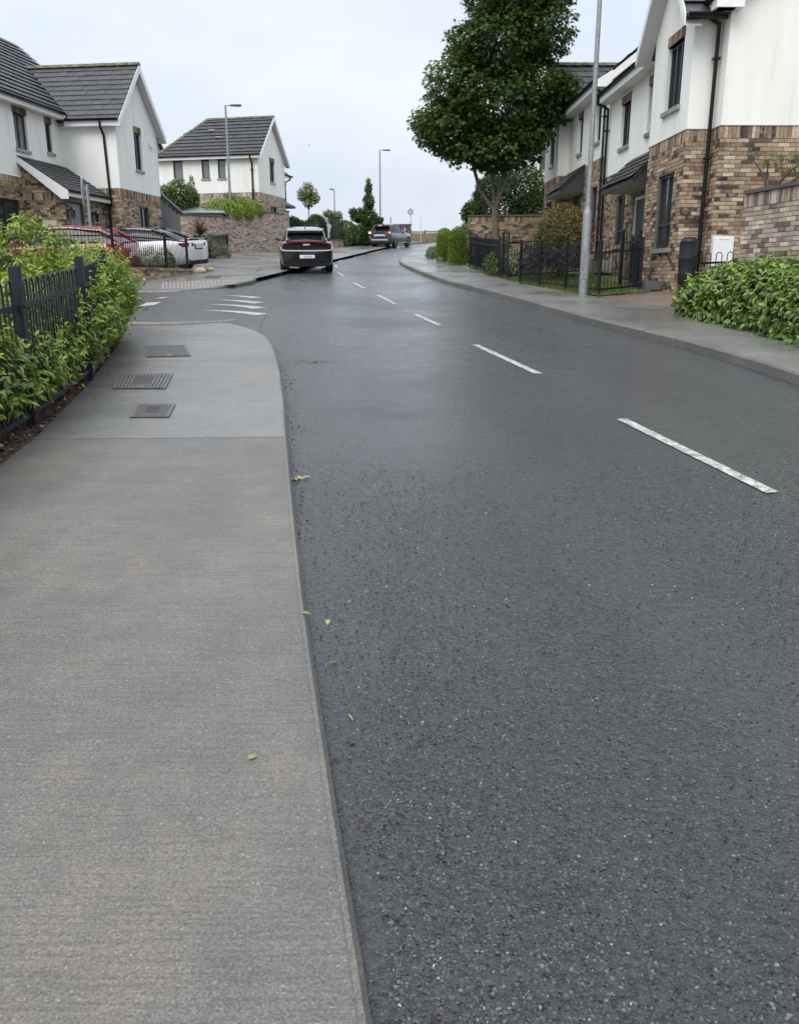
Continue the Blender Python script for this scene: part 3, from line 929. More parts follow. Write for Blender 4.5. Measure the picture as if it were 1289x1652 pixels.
def roof_slope(parent, P0, e, up, L, S, tile=True, single=False, keep=None, name='roof', gauge=.335, tw=.33, seed=1, thick=.05):
    """P0 eave start, e along the eave, up = unit vector up the slope"""
    e = Vector(e).normalized(); up = Vector(up).normalized(); n = e.cross(up).normalized()
    if n.z < 0: n = -n
    P0 = Vector(P0)
    r = random.Random(seed)
    deck = MB()
    outline = [(0, 0), (L, 0), (L, S), (0, S)] if keep is None else keep[1]
    deck.prism([P0 + e * a + up * b - n * .02 for a, b in outline], -n * thick)
    d = deck.build(name, M['tile'], parent)
    rows = int(S / gauge + .5); g = S / rows
    cols = max(1, round(L / tw)); w = L / cols
    ok = (lambda a, b: True) if keep is None else keep[0]
    mb = MB()
    tile_me = None
    for j in range(rows):
        sh = (w / 2 if j % 2 else 0)
        for i in range(-1, cols + 1):
            a0, a1 = max(0, i * w + sh), min(L, (i + 1) * w + sh)
            if a1 - a0 < .05: continue
            if not ok((a0 + a1) / 2, (j + .5) * g): continue
            lo = P0 + e * (a0 + .002) + up * (j * g - .02) + n * ((.044 if gauge > .25 else .026) + r.uniform(-.003, .003))
            hi_n = -n * (.05 if gauge > .25 else .03)
            ex = e * (a1 - a0 - .004); ey = up * (g + .06) + hi_n; ez = n * .016
            if single:
                if tile_me is None:
                    tile_me = []
                    for k in range(6):
                        q = MB(); q.box((0, 0, 0), (1, 0, 0), (0, 1, 0), (0, 0, 1), k / 5); tile_me.append(q.mesh('roof_tile', M['tile']))
                o = bpy.data.objects.new('roof_tile', tile_me[r.randrange(6)])
                m = Matrix.Identity(4)
                for k in range(3):
                    m[k][0] = ex[k]; m[k][1] = ey[k]; m[k][2] = ez[k]; m[k][3] = lo[k]
                o.parent = d; o.matrix_parent_inverse = Matrix.Identity(4) if d.parent is None else world_of(d).inverted()
                o.matrix_basis = m
                COL.objects.link(o)
            else:
                mb.box(lo, ex, ey, ez, r.random())
    if not single:
        mb.build('roof_tiles', M['tile'], d, kind='stuff')
    return d
def ridge_caps(parent, a, b, r=.11, name='ridge'):
    a, b = Vector(a), Vector(b); L = (b - a).length; n = max(1, round(L / .42)); d = (b - a) / n
    mb = MB()
    side = d.cross(Vector((0, 0, 1))).normalized()
    for k in range(n):
        p = a + d * k; q = p + d * .97
        prof = [(-r * 1.25, -.085), (-r * .7, .0), (0, .035), (r * .7, .0), (r * 1.25, -.085)]
        z = Vector((0, 0, 1)); f = .004 * (k % 2)
        for i in range(4):
            (x0, z0), (x1, z1) = prof[i], prof[i + 1]
            mb.face([p + side * x0 + z * (z0 + f), q + side * x0 + z * (z0 + f), q + side * x1 + z * (z1 + f), p + side * x1 + z * (z1 + f)])
        mb.face([p + side * x + z * (zz + f) for x, zz in prof])
    mb.build(name, M['ridge'], parent)
def board(parent, a, b, h, t, nrm, mat='fascia', name='fascia'):
    """plank from a to b, hanging h below the line, t thick along nrm"""
    a, b = Vector(a), Vector(b)
    mb = MB(); mb.box(a - Vector((0, 0, h)), b - a, Vector(nrm).normalized() * t, Vector((0, 0, h)))
    return mb.build(name, M[mat], parent)
def gutter(parent, a, b, nrm, r=.06):
    a, b = Vector(a), Vector(b); n = Vector(nrm).normalized()
    mb = MB()
    pts = []
    for k in range(7):
        an = math.pi * k / 6
        pts.append(n * (r - r * math.cos(an)) - Vector((0, 0, r * math.sin(an))))
    for k in range(6):
        mb.face([a + pts[k], b + pts[k], b + pts[k + 1], a + pts[k + 1]])
    mb.face([a + p for p in pts]); mb.face([b + p for p in pts])
    mb.box(a + n * 2 * r - Vector((0, 0, .005)), b - a, n * .012, Vector((0, 0, .012)))
    return mb.build('gutter', M['black_plastic'], parent, smooth=True)
def downpipe(parent, path, r=.036):
    mb = MB(); mb.tube(path, r, 8)
    d = mb.build('downpipe', M['black_plastic'], parent, smooth=True)
    mb = MB()
    top, bot = Vector(path[-2]), Vector(path[-1])
    for k in range(3):
        p = top.lerp(bot, .12 + .36 * k)
        mb.cbox(p, (r * 3, r * 3, .035))
        mb.build('pipe_bracket', M['black_plastic'], d); mb = MB()
    return d
Z = Vector((0, 0, 1))

# ------------------------------------------------------------------ right-hand house with the big side gable
FR = Frame(5.56, 17.6, -.9)
def house_front_right():
    h = empty('terraced_house', FR.P(1.2, .5, 1.45), 'white rendered house with brick ground floor and big plain side gable behind the clipped laurel', 'house', 'white and brick houses along the street')
    zb, zt = 1.3, 4.41
    d, n = FR.d, FR.n
    bay = Wall(FR.P(0, 0, 0), d, -n); ret = Wall(FR.P(0, 0, 0), n, -d); nib = Wall(FR.P(-.43, .5, 0), d, -n)
    gab = Wall(FR.P(-.43, .5, 0), n, -d); rec = Wall(FR.P(2.4, .5, 0), d, -n); ret2 = Wall(FR.P(2.4, 0, 0), n, d)
    hb_g = [(.5, 1.55, 2.24, 3.71)]; hb_u = [(.53, 1.5, 4.95, 6.17)]
    hr_g = [(1.75, 2.75, 1.6, 3.62), (3.55, 4.4, 2.5, 3.78)]; hr_u = [(1.35, 2.0, 5.0, 6.06), (3.55, 4.4, 5.0, 6.06)]
    mb = MB()
    bay.panel(mb, 0, 2.4, zb, zt, hb_g); ret.panel(mb, 0, .5, zb, zt); nib.panel(mb, 0, .43, zb, zt); gab.panel(mb, 0, 7, zb, zt)
    rec.panel(mb, 0, 6.1, zb, zt, hr_g); ret2.panel(mb, 0, .5, zb, zt)
    bw = mb.build('brick_wall', M['mortar'], h)
    mb = MB()
    o = .012
    bay.panel(mb, -o, 2.4 + o, zt + .012, 6.55, hb_u, .11, o, [(-o, 6.55), (2.4 + o, 6.55), (1.2, 7.95)])
    ret.panel(mb, -o, .5, zt + .012, 6.55, (), .1, o); nib.panel(mb, -o, .43, zt + .012, 6.45, (), .1, o)
    gab.panel(mb, -o, 7, zt + .012, 6.35, (), .1, o, [(-o, 6.35), (7, 6.35), (3.6, 9.15)])
    rec.panel(mb, 0, 6.1, zt + .012, 6.5, hr_u, .11, o); ret2.panel(mb, 0, .5, zt + .012, 6.5, (), .1, o)
    mb.build('rendered_wall', M['render'], h)
    mb = MB()
    for w_, L in ((bay, 2.4), (ret, .5), (nib, .43), (gab, 7), (rec, 6.1)):
        mb.box(w_.P(-.015, zt - .002, -.02), w_.e * (L + .03), w_.n * .042, Z * .014)
    mb.build('render_bead', M['print_grey'], h)
    bg_ = gab.courses(-.008, 7, zb, zt, (), 11)
    vis = [b for b in bg_ if b[0] < 2.05 and b[1] > 1.75]
    vis.sort(key=lambda b: b[0]); vis_set = set(map(tuple, vis[:300]))
    gab.single([b for b in bg_ if tuple(b) in vis_set], bw, 'brick')
    mb = MB()
    gab.joined(mb, [b for b in bg_ if tuple(b) not in vis_set])
    bay.joined(mb, bay.courses(-.008, 2.408, zb, zt, hb_g, 5)); ret.joined(mb, ret.courses(-.008, .5, zb, zt, (), 6))
    nib.joined(mb, nib.courses(-.008, .43, zb, zt, (), 8)); rec.joined(mb, rec.courses(0, 6.1, zb, zt, hr_g, 9))
    mb.build('brickwork', M['brick'], bw, kind='stuff')
    window(h, bay, .5, 1.55, 2.24, 3.71, mull=(.5,), rail=.33)
    window(h, bay, .53, 1.5, 4.95, 6.17, mull=(.36, .66)); lintel(h, bay, .5, 1.53, 6.17, 6.37, 4)
    window(h, rec, 3.55, 4.4, 5.0, 6.06); lintel(h, rec, 3.52, 4.43, 6.06, 6.27, 5)
    window(h, rec, 1.35, 2.0, 5.0, 6.06, mull=()); lintel(h, rec, 1.32, 2.03, 6.06, 6.27, 6)
    window(h, rec, 3.55, 4.4, 2.5, 3.78, rail=.3)
    dm = MB(); dm.box(rec.P(1.75, 1.6, -.12), rec.e * 1.0, rec.n * .04, Z * 2.02); dr = dm.build('door', M['canopy_grey'], h)
    fm = MB()
    for a, b, c_, d_ in ((1.75, 1.83, 1.6, 3.62), (2.67, 2.75, 1.6, 3.62), (1.83, 2.67, 3.54, 3.62)):
        fm.box(rec.P(a, c_, -.11), rec.e * (b - a), rec.n * .08, Z * (d_ - c_))
    fm.build('door_frame', M['door_white'], dr)
    # main roof and the little gable over the bay
    k = .78
    up = (n * 1 + Z * k).normalized()
    roof_slope(h, FR.P(-.68, .2, 6.5), d, up, 8.75, 4.75, name='main_roof', seed=2)
    board(h, FR.P(-.66, .17, 6.53), FR.P(0.0, .17, 6.53), .2, .025, -n); board(h, FR.P(2.4, .17, 6.53), FR.P(8.1, .17, 6.53), .2, .025, -n)
    mb = MB(); mb.face([FR.P(-.66, .17, 6.33), FR.P(8.1, .17, 6.33), FR.P(8.1, .5, 6.33), FR.P(-.66, .5, 6.33)]); mb.build('soffit', M['fascia'], h)
    # boxed eave end and verge board on the side gable
    mb = MB(); mb.prism([FR.P(-.7, .12, 6.33), FR.P(-.7, .62, 6.33), FR.P(-.7, .62, 6.86), FR.P(-.7, .12, 6.5)], d * .26); mb.build('eave_box', M['fascia'], h)
    mb = MB(); mb.prism([FR.P(-.7, .62, 6.6), FR.P(-.7, 4.1, 9.31), FR.P(-.7, 4.1, 9.56), FR.P(-.7, .62, 6.85)], d * .03); mb.build('barge_board', M['fascia'], h)
    mb = MB(); mb.prism([FR.P(-.67, .62, 6.6), FR.P(-.67, 4.1, 9.31), FR.P(-.43, 4.1, 9.31), FR.P(-.43, .62, 6.6)], Z * .02); mb.build('soffit', M['fascia'], h)
    gutter(h, FR.P(-.68, .17, 6.54), FR.P(-.02, .17, 6.54), -n); gutter(h, FR.P(2.72, .17, 6.54), FR.P(8.1, .17, 6.54), -n)
    for sgn, L in ((1, 1), (-1, 1)):
        upb = (d * sgn + Z * 1.17).normalized()
        e0 = FR.P(1.2 - sgn * 1.55, -.32, 6.28) if sgn == 1 else FR.P(2.75, -.32, 6.28)
        roof_slope(h, e0, n, upb, 2.6, 2.39, name='bay_roof', seed=4)
    for sgn in (1, -1):
        a, b = FR.P(1.2 - sgn * 1.57, -.34, 6.32), FR.P(1.2, -.34, 8.15)
        mb = MB(); mb.prism([a, b, b - Z * .26, a - Z * .2], n * .028); mb.build('barge_board', M['fascia'], h)
        mb = MB(); mb.prism([a + n * .03 - Z * .2, b + n * .03 - Z * .26, b + n * .33 - Z * .26, a + n * .33 - Z * .2], -Z * .012); mb.build('soffit', M['soffit'], h)
    gutter(h, FR.P(-.37, -.3, 6.3), FR.P(-.37, .35, 6.3), -d); gutter(h, FR.P(2.77, -.3, 6.3), FR.P(2.77, .3, 6.3), d)
    downpipe(h, [FR.P(-.1, .1, 6.5), FR.P(-.1, .1, 6.38), FR.P(-.12, .4, 6.2), FR.P(-.12, .4, 1.35)], .042)
    downpipe(h, [FR.P(8.0, .1, 6.5), FR.P(8.0, .1, 6.35), FR.P(8.05, .42, 6.2), FR.P(8.05, .42, 1.6)], .04)
    canopy(h, FR, 2.62, 5.4, 3.72, 4.52, -.24)
    st = MB(); st.box(FR.P(.75, -.35, 1.2), d * 3.6, n * .34, Z * .38); st.box(FR.P(.4, -.75, 1.2), d * 3.6, n * .39, Z * .2)
    st.build('door_step', M['step_grey'], h)
    # white meter cabinet low on the side wall
    gm = MB(); gm.box(gab.P(.02, 1.86, .0), gab.e * .40, gab.n * .11, Z * .56); mc = gm.build('meter_cabinet', M['meter_white'], h)
    gm = MB(); gm.box(gab.P(.05, 1.89, .11), gab.e * .34, gab.n * .008, Z * .5); gm.build('cabinet_door', M['meter_white'], mc)
    for q in range(2):
        gm = MB(); gm.box(gab.P(.13 + q * .11, 2.35, .1185), gab.e * .085, gab.n * .001, Z * .012); gm.build('lettering', M['print_grey'], mc)
    return h
def canopy(h, F, u0, u1, zf, zw, wf, w1=.5, dark=True):
    """lean-to porch canopy: grey slates, closed dark ends"""
    d, n = F.d, F.n
    up = (n * (w1 - wf) + Z * (zw - zf - .12)).normalized()
    S = math.hypot(w1 - wf, zw - zf - .12)
    c = roof_slope(h, F.P(u0 - .04, wf - .05, zf + .12), d, up, u1 - u0 + .08, S + .03, name='canopy_roof', gauge=.22, tw=.25, seed=9, thick=.03)
    for u in (u0, u1 - .03):
        mb = MB(); mb.prism([F.P(u, wf, zf), F.P(u, w1 - .015, zf), F.P(u, w1 - .015, zw - .03), F.P(u, wf, zf + .08)], d * .03); mb.build('end_panel', M['canopy_grey'], c)
    mb = MB(); mb.box(F.P(u0, wf - .02, zf - .01), d * (u1 - u0), n * .022, Z * .13); mb.build('fascia', M['canopy_grey'], c)
    mb = MB(); mb.box(F.P(u0 + .031, wf + .004, zf + .005), d * (u1 - u0 - .062), n * (w1 - wf - .02), Z * .015); mb.build('soffit', M['soffit'], c)
    return c
house_front_right()

# ------------------------------------------------------------------ its uphill neighbour, mirrored
def house_second_right():
    h = empty('terraced_house', FR.P(12, .5, 1.9), 'white rendered terraced house with dark porch canopy behind the galvanised lamp post', 'house', 'white and brick houses along the street')
    zb, zt = 1.5, 5.05
    d, n = FR.d, FR.n
    rec = Wall(FR.P(8.5, .5, 0), d, -n); ret = Wall(FR.P(13.4, .1, 0), n, -d); bay = Wall(FR.P(13.4, .1, 0), d, -n); side = Wall(FR.P(8.5, .5, 0), n, -d); far = Wall(FR.P(15.8, .1, 0), n, d)
    hu = [(.6, 1.2, 5.56, 6.6), (3.0, 3.6, 5.56, 6.6)]; hg = [(.6, 1.3, 3.0, 4.3), (2.9, 3.9, 2.3, 4.25)]
    bu = [(.75, 1.45, 5.52, 6.42)]; bgd = [(.7, 1.7, 3.0, 4.3)]
    mb = MB()
    rec.panel(mb, 0, 4.9, zb, zt, hg); ret.panel(mb, 0, .4, zb, zt); bay.panel(mb, 0, 2.4, zb, zt, bgd); far.panel(mb, 0, 6, zb, zt)
    bw = mb.build('brick_wall', M['mortar'], h)
    o = .012
    mb = MB()
    rec.panel(mb, 0, 4.9, zt + .012, 6.95, hu, .11, o); ret.panel(mb, -o, .4, zt + .012, 7.3, (), .1, o); bay.panel(mb, -o, 2.4 + o, zt + .012, 7.2, bu, .11, o, [(-o, 7.2), (2.4 + o, 7.2), (1.2, 8.55)])
    side.panel(mb, 0, 7, 6.0, 6.95, (), .1, .03, [(0, 6.95), (7, 6.95), (3.5, 9.7)]); far.panel(mb, -o, 6, zt + .012, 7.2, (), .1, o)
    mb.build('rendered_wall', M['render'], h)
    mb = MB()
    rec.joined(mb, rec.courses(0, 4.9, zb + .4, zt, hg, 21)); ret.joined(mb, ret.courses(-.008, .4, zb + .4, zt, (), 22)); bay.joined(mb, bay.courses(-.008, 2.4, zb + .4, zt, bgd, 23))
    mb.build('brickwork', M['brick'], bw, kind='stuff')
    window(h, rec, .6, 1.2, 5.56, 6.6); lintel(h, rec, .57, 1.23, 6.6, 6.8, 7); window(h, rec, 3.0, 3.6, 5.56, 6.6); lintel(h, rec, 2.97, 3.63, 6.6, 6.8, 8)
    window(h, bay, .75, 1.45, 5.52, 6.42); lintel(h, bay, .72, 1.48, 6.42, 6.62, 9)
    window(h, rec, .6, 1.3, 3.0, 4.3, rail=.3); window(h, bay, .7, 1.7, 3.0, 4.3, rail=.3)
    dm = MB(); dm.box(rec.P(2.9, 2.3, -.12), rec.e * 1.0, rec.n * .04, Z * 1.95); dm.build('door', M['canopy_grey'], h)
    up = (n + Z * .78).normalized()
    roof_slope(h, FR.P(8.32, .2, 7.0), d, up, 7.4, 4.75, name='main_roof', seed=12)
    board(h, FR.P(8.32, .17, 7.04), FR.P(13.4, .17, 7.04), .2, .025, -n)
    mb = MB(); mb.face([FR.P(8.34, .17, 6.85), FR.P(13.4, .17, 6.85), FR.P(13.4, .5, 6.85), FR.P(8.34, .5, 6.85)]); mb.build('soffit', M['fascia'], h)
    mb = MB(); mb.prism([FR.P(8.3, .12, 6.84), FR.P(8.3, .55, 6.84), FR.P(8.3, .55, 7.28), FR.P(8.3, .12, 7.02)], d * .2); mb.build('eave_box', M['fascia'], h)
    mb = MB(); mb.prism([FR.P(8.29, .5, 6.98), FR.P(8.29, 4.0, 9.71), FR.P(8.29, 4.0, 9.93), FR.P(8.29, .5, 7.2)], d * .03); mb.build('barge_board', M['fascia'], h)
    gutter(h, FR.P(8.32, .17, 7.05), FR.P(13.0, .17, 7.05), -n)
    downpipe(h, [FR.P(8.62, .1, 7.0), FR.P(8.62, .1, 6.86), FR.P(8.45, .42, 6.66), FR.P(8.45, .42, 1.9)], .04)
    for sgn in (1, -1):
        upb = (d * sgn + Z * 1.17).normalized()
        e0 = FR.P(14.6 - sgn * 1.5, -.2, 7.0)
        roof_slope(h, e0, n, upb, 3.6, 2.31, name='bay_roof', seed=14, single=(sgn == 1), gauge=.3)
        a, b = FR.P(14.6 - sgn * 1.52, -.22, 7.04), FR.P(14.6, -.22, 8.82)
        mb = MB(); mb.prism([a, b, b - Z * .24, a - Z * .18], n * .028); mb.build('barge_board', M['fascia'], h)
    board(h, FR.P(13.08, -.2, 7.02), FR.P(13.08, .4, 7.02), .2, .02, -d)
    gutter(h, FR.P(13.07, -.2, 7.04), FR.P(13.07, .6, 7.04), -d)
    ridge_caps(h, FR.P(14.6, -.22, 8.84), FR.P(14.6, 3.4, 8.84))
    canopy(h, FR, 10.9, 13.38, 4.28, 5.08, -.24)
    return h
house_second_right()

def house_third_right():
    F = Frame(7.0, 46, 0)
    h = empty('house', F.P(0, 0, 3), 'distant white house with one small window glimpsed behind the big tree', 'house', 'white and brick houses along the street')
    near = Wall((7.0, 46), (1, 0, 0), (0, -1, 0)); st = Wall((7.0, 46), (0, 1, 0), (-1, 0, 0))
    hu = [(.14, .62, 7.0, 8.0)]
    mb = MB(); near.panel(mb, 0, 8, 2.9, 6.2); st.panel(mb, 0, 6, 2.9, 6.2); bw = mb.build('brick_wall', M['mortar'], h)
    mb = MB(); near.joined(mb, near.courses(0, 3, 3.4, 6.2, (), 31)); mb.build('brickwork', M['brick'], bw, kind='stuff')
    mb = MB(); near.panel(mb, 0, 8, 6.21, 8.3, hu, .1, .01); st.panel(mb, 0, 6, 6.21, 8.3, (), .1, .01, [(0, 8.3), (6, 8.3), (3, 11)]); mb.build('rendered_wall', M['render'], h)
    window(h, near, .14, .62, 7.0, 8.0, mull=()); lintel(h, near, .1, .66, 8.0, 8.2)
    roof_slope(h, (6.75, 45.7, 8.35), (1, 0, 0), (0, 1, .9), 8.5, 4.4, seed=33)
    board(h, (6.75, 45.7, 8.38), (15, 45.7, 8.38), .18, .02, (0, -1, 0)); gutter(h, (6.75, 45.68, 8.39), (15, 45.68, 8.39), (0, -1, 0))
house_third_right()

# ------------------------------------------------------------------ left house with projecting gable and lean-to porch
FL = Frame(-10.0, 32.0, 8.0)
def house_left():
    F = FL; d, n = F.d, F.n
    h = empty('detached_house', F.P(1.7, -1, 1.85), 'white and brick house with steep street gable and lean-to porch behind the parked red car', 'house', 'white and brick houses along the street')
    zb, zt = 1.4, 4.75
    D = 2.05
    gab = Wall(F.P(0, 0, 0), d, n); near = Wall(F.P(0, -D, 0), n, -d); main = Wall(F.P(-7, -D, 0), d, n); far = Wall(F.P(3.5, -6, 0), n, d)
    hg = [(1.4, 2.3, 3.1, 4.25)]; hu = [(1.45, 2.05, 5.55, 6.82)]
    mu = [(4.05, 4.8, 5.72, 6.8), (5.95, 6.35, 5.85, 6.78)]; mg = [(2.4, 3.9, 2.6, 4.1)]
    mb = MB()
    gab.panel(mb, 0, 3.5, zb, zt, hg); near.panel(mb, 0, D, zb, zt); main.panel(mb, 0, 7, zb, zt + .1, mg); far.panel(mb, 0, 6, zb, zt)
    bw = mb.build('brick_wall', M['mortar'], h)
    o = .012
    mb = MB()
    gab.panel(mb, -o, 3.5 + o, zt + .01, 7.0, hu, .11, o, [(-o, 7.0), (3.5 + o, 7.0), (1.75, 8.85)])
    near.panel(mb, 0, D + o, zt + .01, 7.0, (), .1, o); main.panel(mb, 0, 7, zt + .11, 7.15, mu, .11, o); far.panel(mb, 0, 6, zt + .01, 7.0, (), .1, o)
    mb.build('rendered_wall', M['render'], h)
    mb = MB()
    gab.joined(mb, gab.courses(-.008, 3.508, 2.0, zt, hg, 41)); near.joined(mb, near.courses(0, D + .008, 2.4, zt, (), 42)); main.joined(mb, main.courses(0, 7, 2.4, zt + .1, mg, 43))
    mb.build('brickwork', M['brick'], bw, kind='stuff')
    window(h, gab, 1.45, 2.05, 5.55, 6.82, mull=(.5,)); lintel(h, gab, 1.42, 2.08, 6.82, 7.05, 11)
    window(h, gab, 1.4, 2.3, 3.1, 4.25)
    window(h, main, 4.05, 4.8, 5.72, 6.8, glassmat='glass_curtain'); lintel(h, main, 4.0, 4.85, 6.8, 7.04, 12)
    window(h, main, 5.95, 6.35, 5.85, 6.78, mull=()); lintel(h, main, 5.92, 6.38, 6.78, 7.03, 13); window(h, main, 2.4, 3.9, 2.6, 4.1, rail=.3)
    # roofs
    up = (-n + Z * .84).normalized()
    roof_slope(h, F.P(-8, -D + .32, 7.16), d, up, 12, 5.2, name='main_roof', seed=44)
    board(h, F.P(-8, -D + .3, 7.2), F.P(-.02, -D + .3, 7.2), .2, .022, n)
    mb = MB(); mb.face([F.P(-8, -D + .3, 7.0), F.P(-.02, -D + .3, 7.0), F.P(-.02, -D, 7.0), F.P(-8, -D, 7.0)]); mb.build('soffit', M['fascia'], h)
    gutter(h, F.P(-8, -D + .32, 7.2), F.P(-.3, -D + .32, 7.2), n)
    for sgn in (1, -1):
        upb = (d * sgn + Z * 1.08).normalized()
        e0 = F.P(1.75 - sgn * 2.0, .28, 6.95)
        roof_slope(h, e0, -n, upb, 6.0, 2.94, name='bay_roof', seed=45, single=(sgn == 1), gauge=.27, tw=.36)
        a, b = F.P(1.75 - sgn * 2.03, .3, 6.97), F.P(1.75, .3, 9.14)
        mb = MB(); mb.prism([a, b, b - Z * .27, a - Z * .22], -n * .03); mb.build('barge_board', M['fascia'], h)
        mb = MB(); mb.prism([a - n * .03 - Z * .2, b - n * .03 - Z * .25, b - n * .3 - Z * .25, a - n * .3 - Z * .2], -Z * .012); mb.build('soffit', M['soffit'], h)
        board(h, F.P(1.75 - sgn * 2.0, .27, 6.98), F.P(1.75 - sgn * 2.0, -D + .3, 6.98), .2, .02, -d * sgn)
        gutter(h, F.P(1.75 - sgn * 2.02, .26, 7.0), F.P(1.75 - sgn * 2.02, -D + .35, 7.0), -d * sgn)
        mb = MB(); u = 1.75 - sgn * 2.0; mb.face([F.P(u, .27, 6.78), F.P(u + sgn * .26, .27, 6.78), F.P(u + sgn * .26, -D, 6.78), F.P(u, -D, 6.78)]); mb.build('soffit', M['fascia'], h)
    ridge_caps(h, F.P(1.75, .3, 9.19), F.P(1.75, -4.6, 9.19))
    downpipe(h, [F.P(-.28, -.42, 6.92), F.P(-.28, -.42, 6.75), F.P(-.06, -.42, 6.5), F.P(-.06, -.36, 4.2), F.P(-.06, -.44, 4.1), F.P(-.06, -.44, 1.9)], .045)
    # porch: brick box with lean-to roof
    pw = Wall(F.P(-2.85, -D, 0), n, -d); pf = Wall(F.P(-2.85, -.62, 0), d, n)
    hp = [(.25, 1.2, 1.7, 4.08)]
    mb = MB(); pw.panel(mb, 0, D - .62, zb, 4.35, (), .1, 0, [(0, 4.35), (D - .62, 4.35), (0, 5.3)]); pf.panel(mb, 0, 2.83, zb, 4.35, hp)
    pb = mb.build('porch', M['mortar'], h)
    mb = MB(); pw.joined(mb, pw.courses(0, D - .61, 2.0, 4.35, (), 46)); pf.joined(mb, pf.courses(-.008, 2.83, 2.0, 4.35, hp, 47, soldier=False))
    for j in range(12):
        z0 = 4.36 + j * .075
        L = (D - .62) * (5.28 - z0 - .075) / .95
        if L > .1: pw.joined(mb, [(c, z0 + .037, l, .065, t_) for c, _, l, _, t_ in pw.courses(0, L, z0, z0 + .08, (), 60 + j, soldier=False)])
    mb.build('brickwork', M['brick'], pb, kind='stuff')
    upp = (-n * 1.67 + Z * 1.07).normalized()
    pr = roof_slope(h, F.P(-3.02, -.38, 4.42), d, upp, 3.0, 1.99, name='porch_roof', seed=48, gauge=.22, tw=.25, thick=.03)
    mb = MB(); a, b = F.P(-3.04, -.36, 4.4), F.P(-3.04, -D + .02, 5.47); mb.prism([a, b, b - Z * .2, a - Z * .26 - n * .25, a - Z * .26], d * .025); mb.build('barge_board', M['fascia'], pr)
    board(pr, F.P(-3.0, -.38, 4.38), F.P(-.02, -.38, 4.38), .15, .02, n)
    gutter(pr, F.P(-3.0, -.36, 4.4), F.P(-.05, -.36, 4.4), n, .05)
    mb = MB(); mb.box(F.P(-3.0, -.62, 4.24), d * 2.98, n * .24, Z * .015); mb.build('soffit', M['soffit'], pr)
    dm = MB(); dm.box(pf.P(.25, 1.7, -.1), pf.e * .95, pf.n * .04, Z * 2.36); dr = dm.build('door', M['door_green'], h)
    for k in range(3):
        g = MB(); g.box(pf.P(.42 + k * .2, 2.6, -.058), pf.e * .09, pf.n * .006, Z * 1.2); g.build('door_glass', M['glass'], dr)
    for a in (.25, 1.14):
        g = MB(); g.box(pf.P(a, 1.7, -.058), pf.e * .06, pf.n * .05, Z * 2.36); g.build('door_frame', M['frame_grey'], dr)
    for a in (.1, 1.75):
        g = MB(); g.box(pf.P(a - .05, 3.55, 0), pf.e * .1, pf.n * .04, Z * .3); g.tube([pf.P(a, 3.75, .04), pf.P(a, 3.9, .12), pf.P(a, 3.85, .2)], .012, 5)
        lan = g.build('wall_lantern', M['black_plastic'], h)
        g = MB(); c0 = pf.P(a, 3.55, .2); g.lathe(c0, [(.001, -.02), (.05, 0), (.085, .25), (.1, .27), (.03, .36), (.001, .4)], 6); g.build('lantern_glass', M['glass'], lan)
    g = MB(); g.box(pw.P(.62, 2.75, 0), pw.e * .5, pw.n * .1, Z * .75); g.build('meter_cabinet', M['meter_cream'], h)
    g = MB(); g.box(gab.P(2.75, 6.5, .0), gab.e * .22, gab.n * .1, Z * .24); g.build('alarm_box', M['meter_white'], h)
    # boarded lean-to beyond the gable
    sw = Wall(F.P(4.6, -1.0, 0), n, -d)
    k = 0
    ls = None
    for j in range(22):
        z0 = 2.2 + j * .14
        top = 1.42 - .0
        L = min(1.33, (5.3 - z0 - .14) / .85)
        if L < .2: break
        g = MB(); g.box(sw.P(0, z0, 0), sw.e * L, sw.n * .02 , Z * .152)
        g.build('siding_plank', M['siding'], h)
    a, b = F.P(4.5, -1.0, 5.42), F.P(4.5, .48, 4.16)
    g = MB(); g.prism([a - Z * .06, b - Z * .06, b + Z * .07, a + Z * .07], d * .3); g.build('lean_to_roof', M['canopy_grey'], h)
    return h
house_left()

def house_tan_behind():
    F = Frame(-16.75, 58.0, 10.0); d, n = F.d, F.n
    h = empty('house', F.P(1.5, -1, 2.7), 'tan rendered gable of a house peeping out between the two white houses', 'house')
    gab = Wall(F.P(-1.5, 0, 0), d, n); near = Wall(F.P(-1.5, -6, 0), n, -d)
    mb = MB(); gab.panel(mb, 0, 5.0, 3.4, 9.9, (), .1, 0, [(0, 9.9), (5.0, 9.9), (2.5, 12.2)]); near.panel(mb, 0, 6, 3.4, 9.9); mb.build('rendered_wall', M['render_tan'], h)
    for sgn in (1, -1):
        upb = (d * sgn + Z * .98).normalized()
        roof_slope(h, F.P(1.0 - sgn * 2.75, .25, 9.65), -n, upb, 6, 3.85, seed=51)
        a, b = F.P(1.0 - sgn * 2.77, .27, 9.7), F.P(1.0, .27, 12.4)
        mb = MB(); mb.prism([a, b, b - Z * .24, a - Z * .2], -n * .03); mb.build('barge_board', M['fascia'], h)
    ridge_caps(h, F.P(1.0, .25, 12.44), F.P(1.0, -5.7, 12.44))
house_tan_behind()

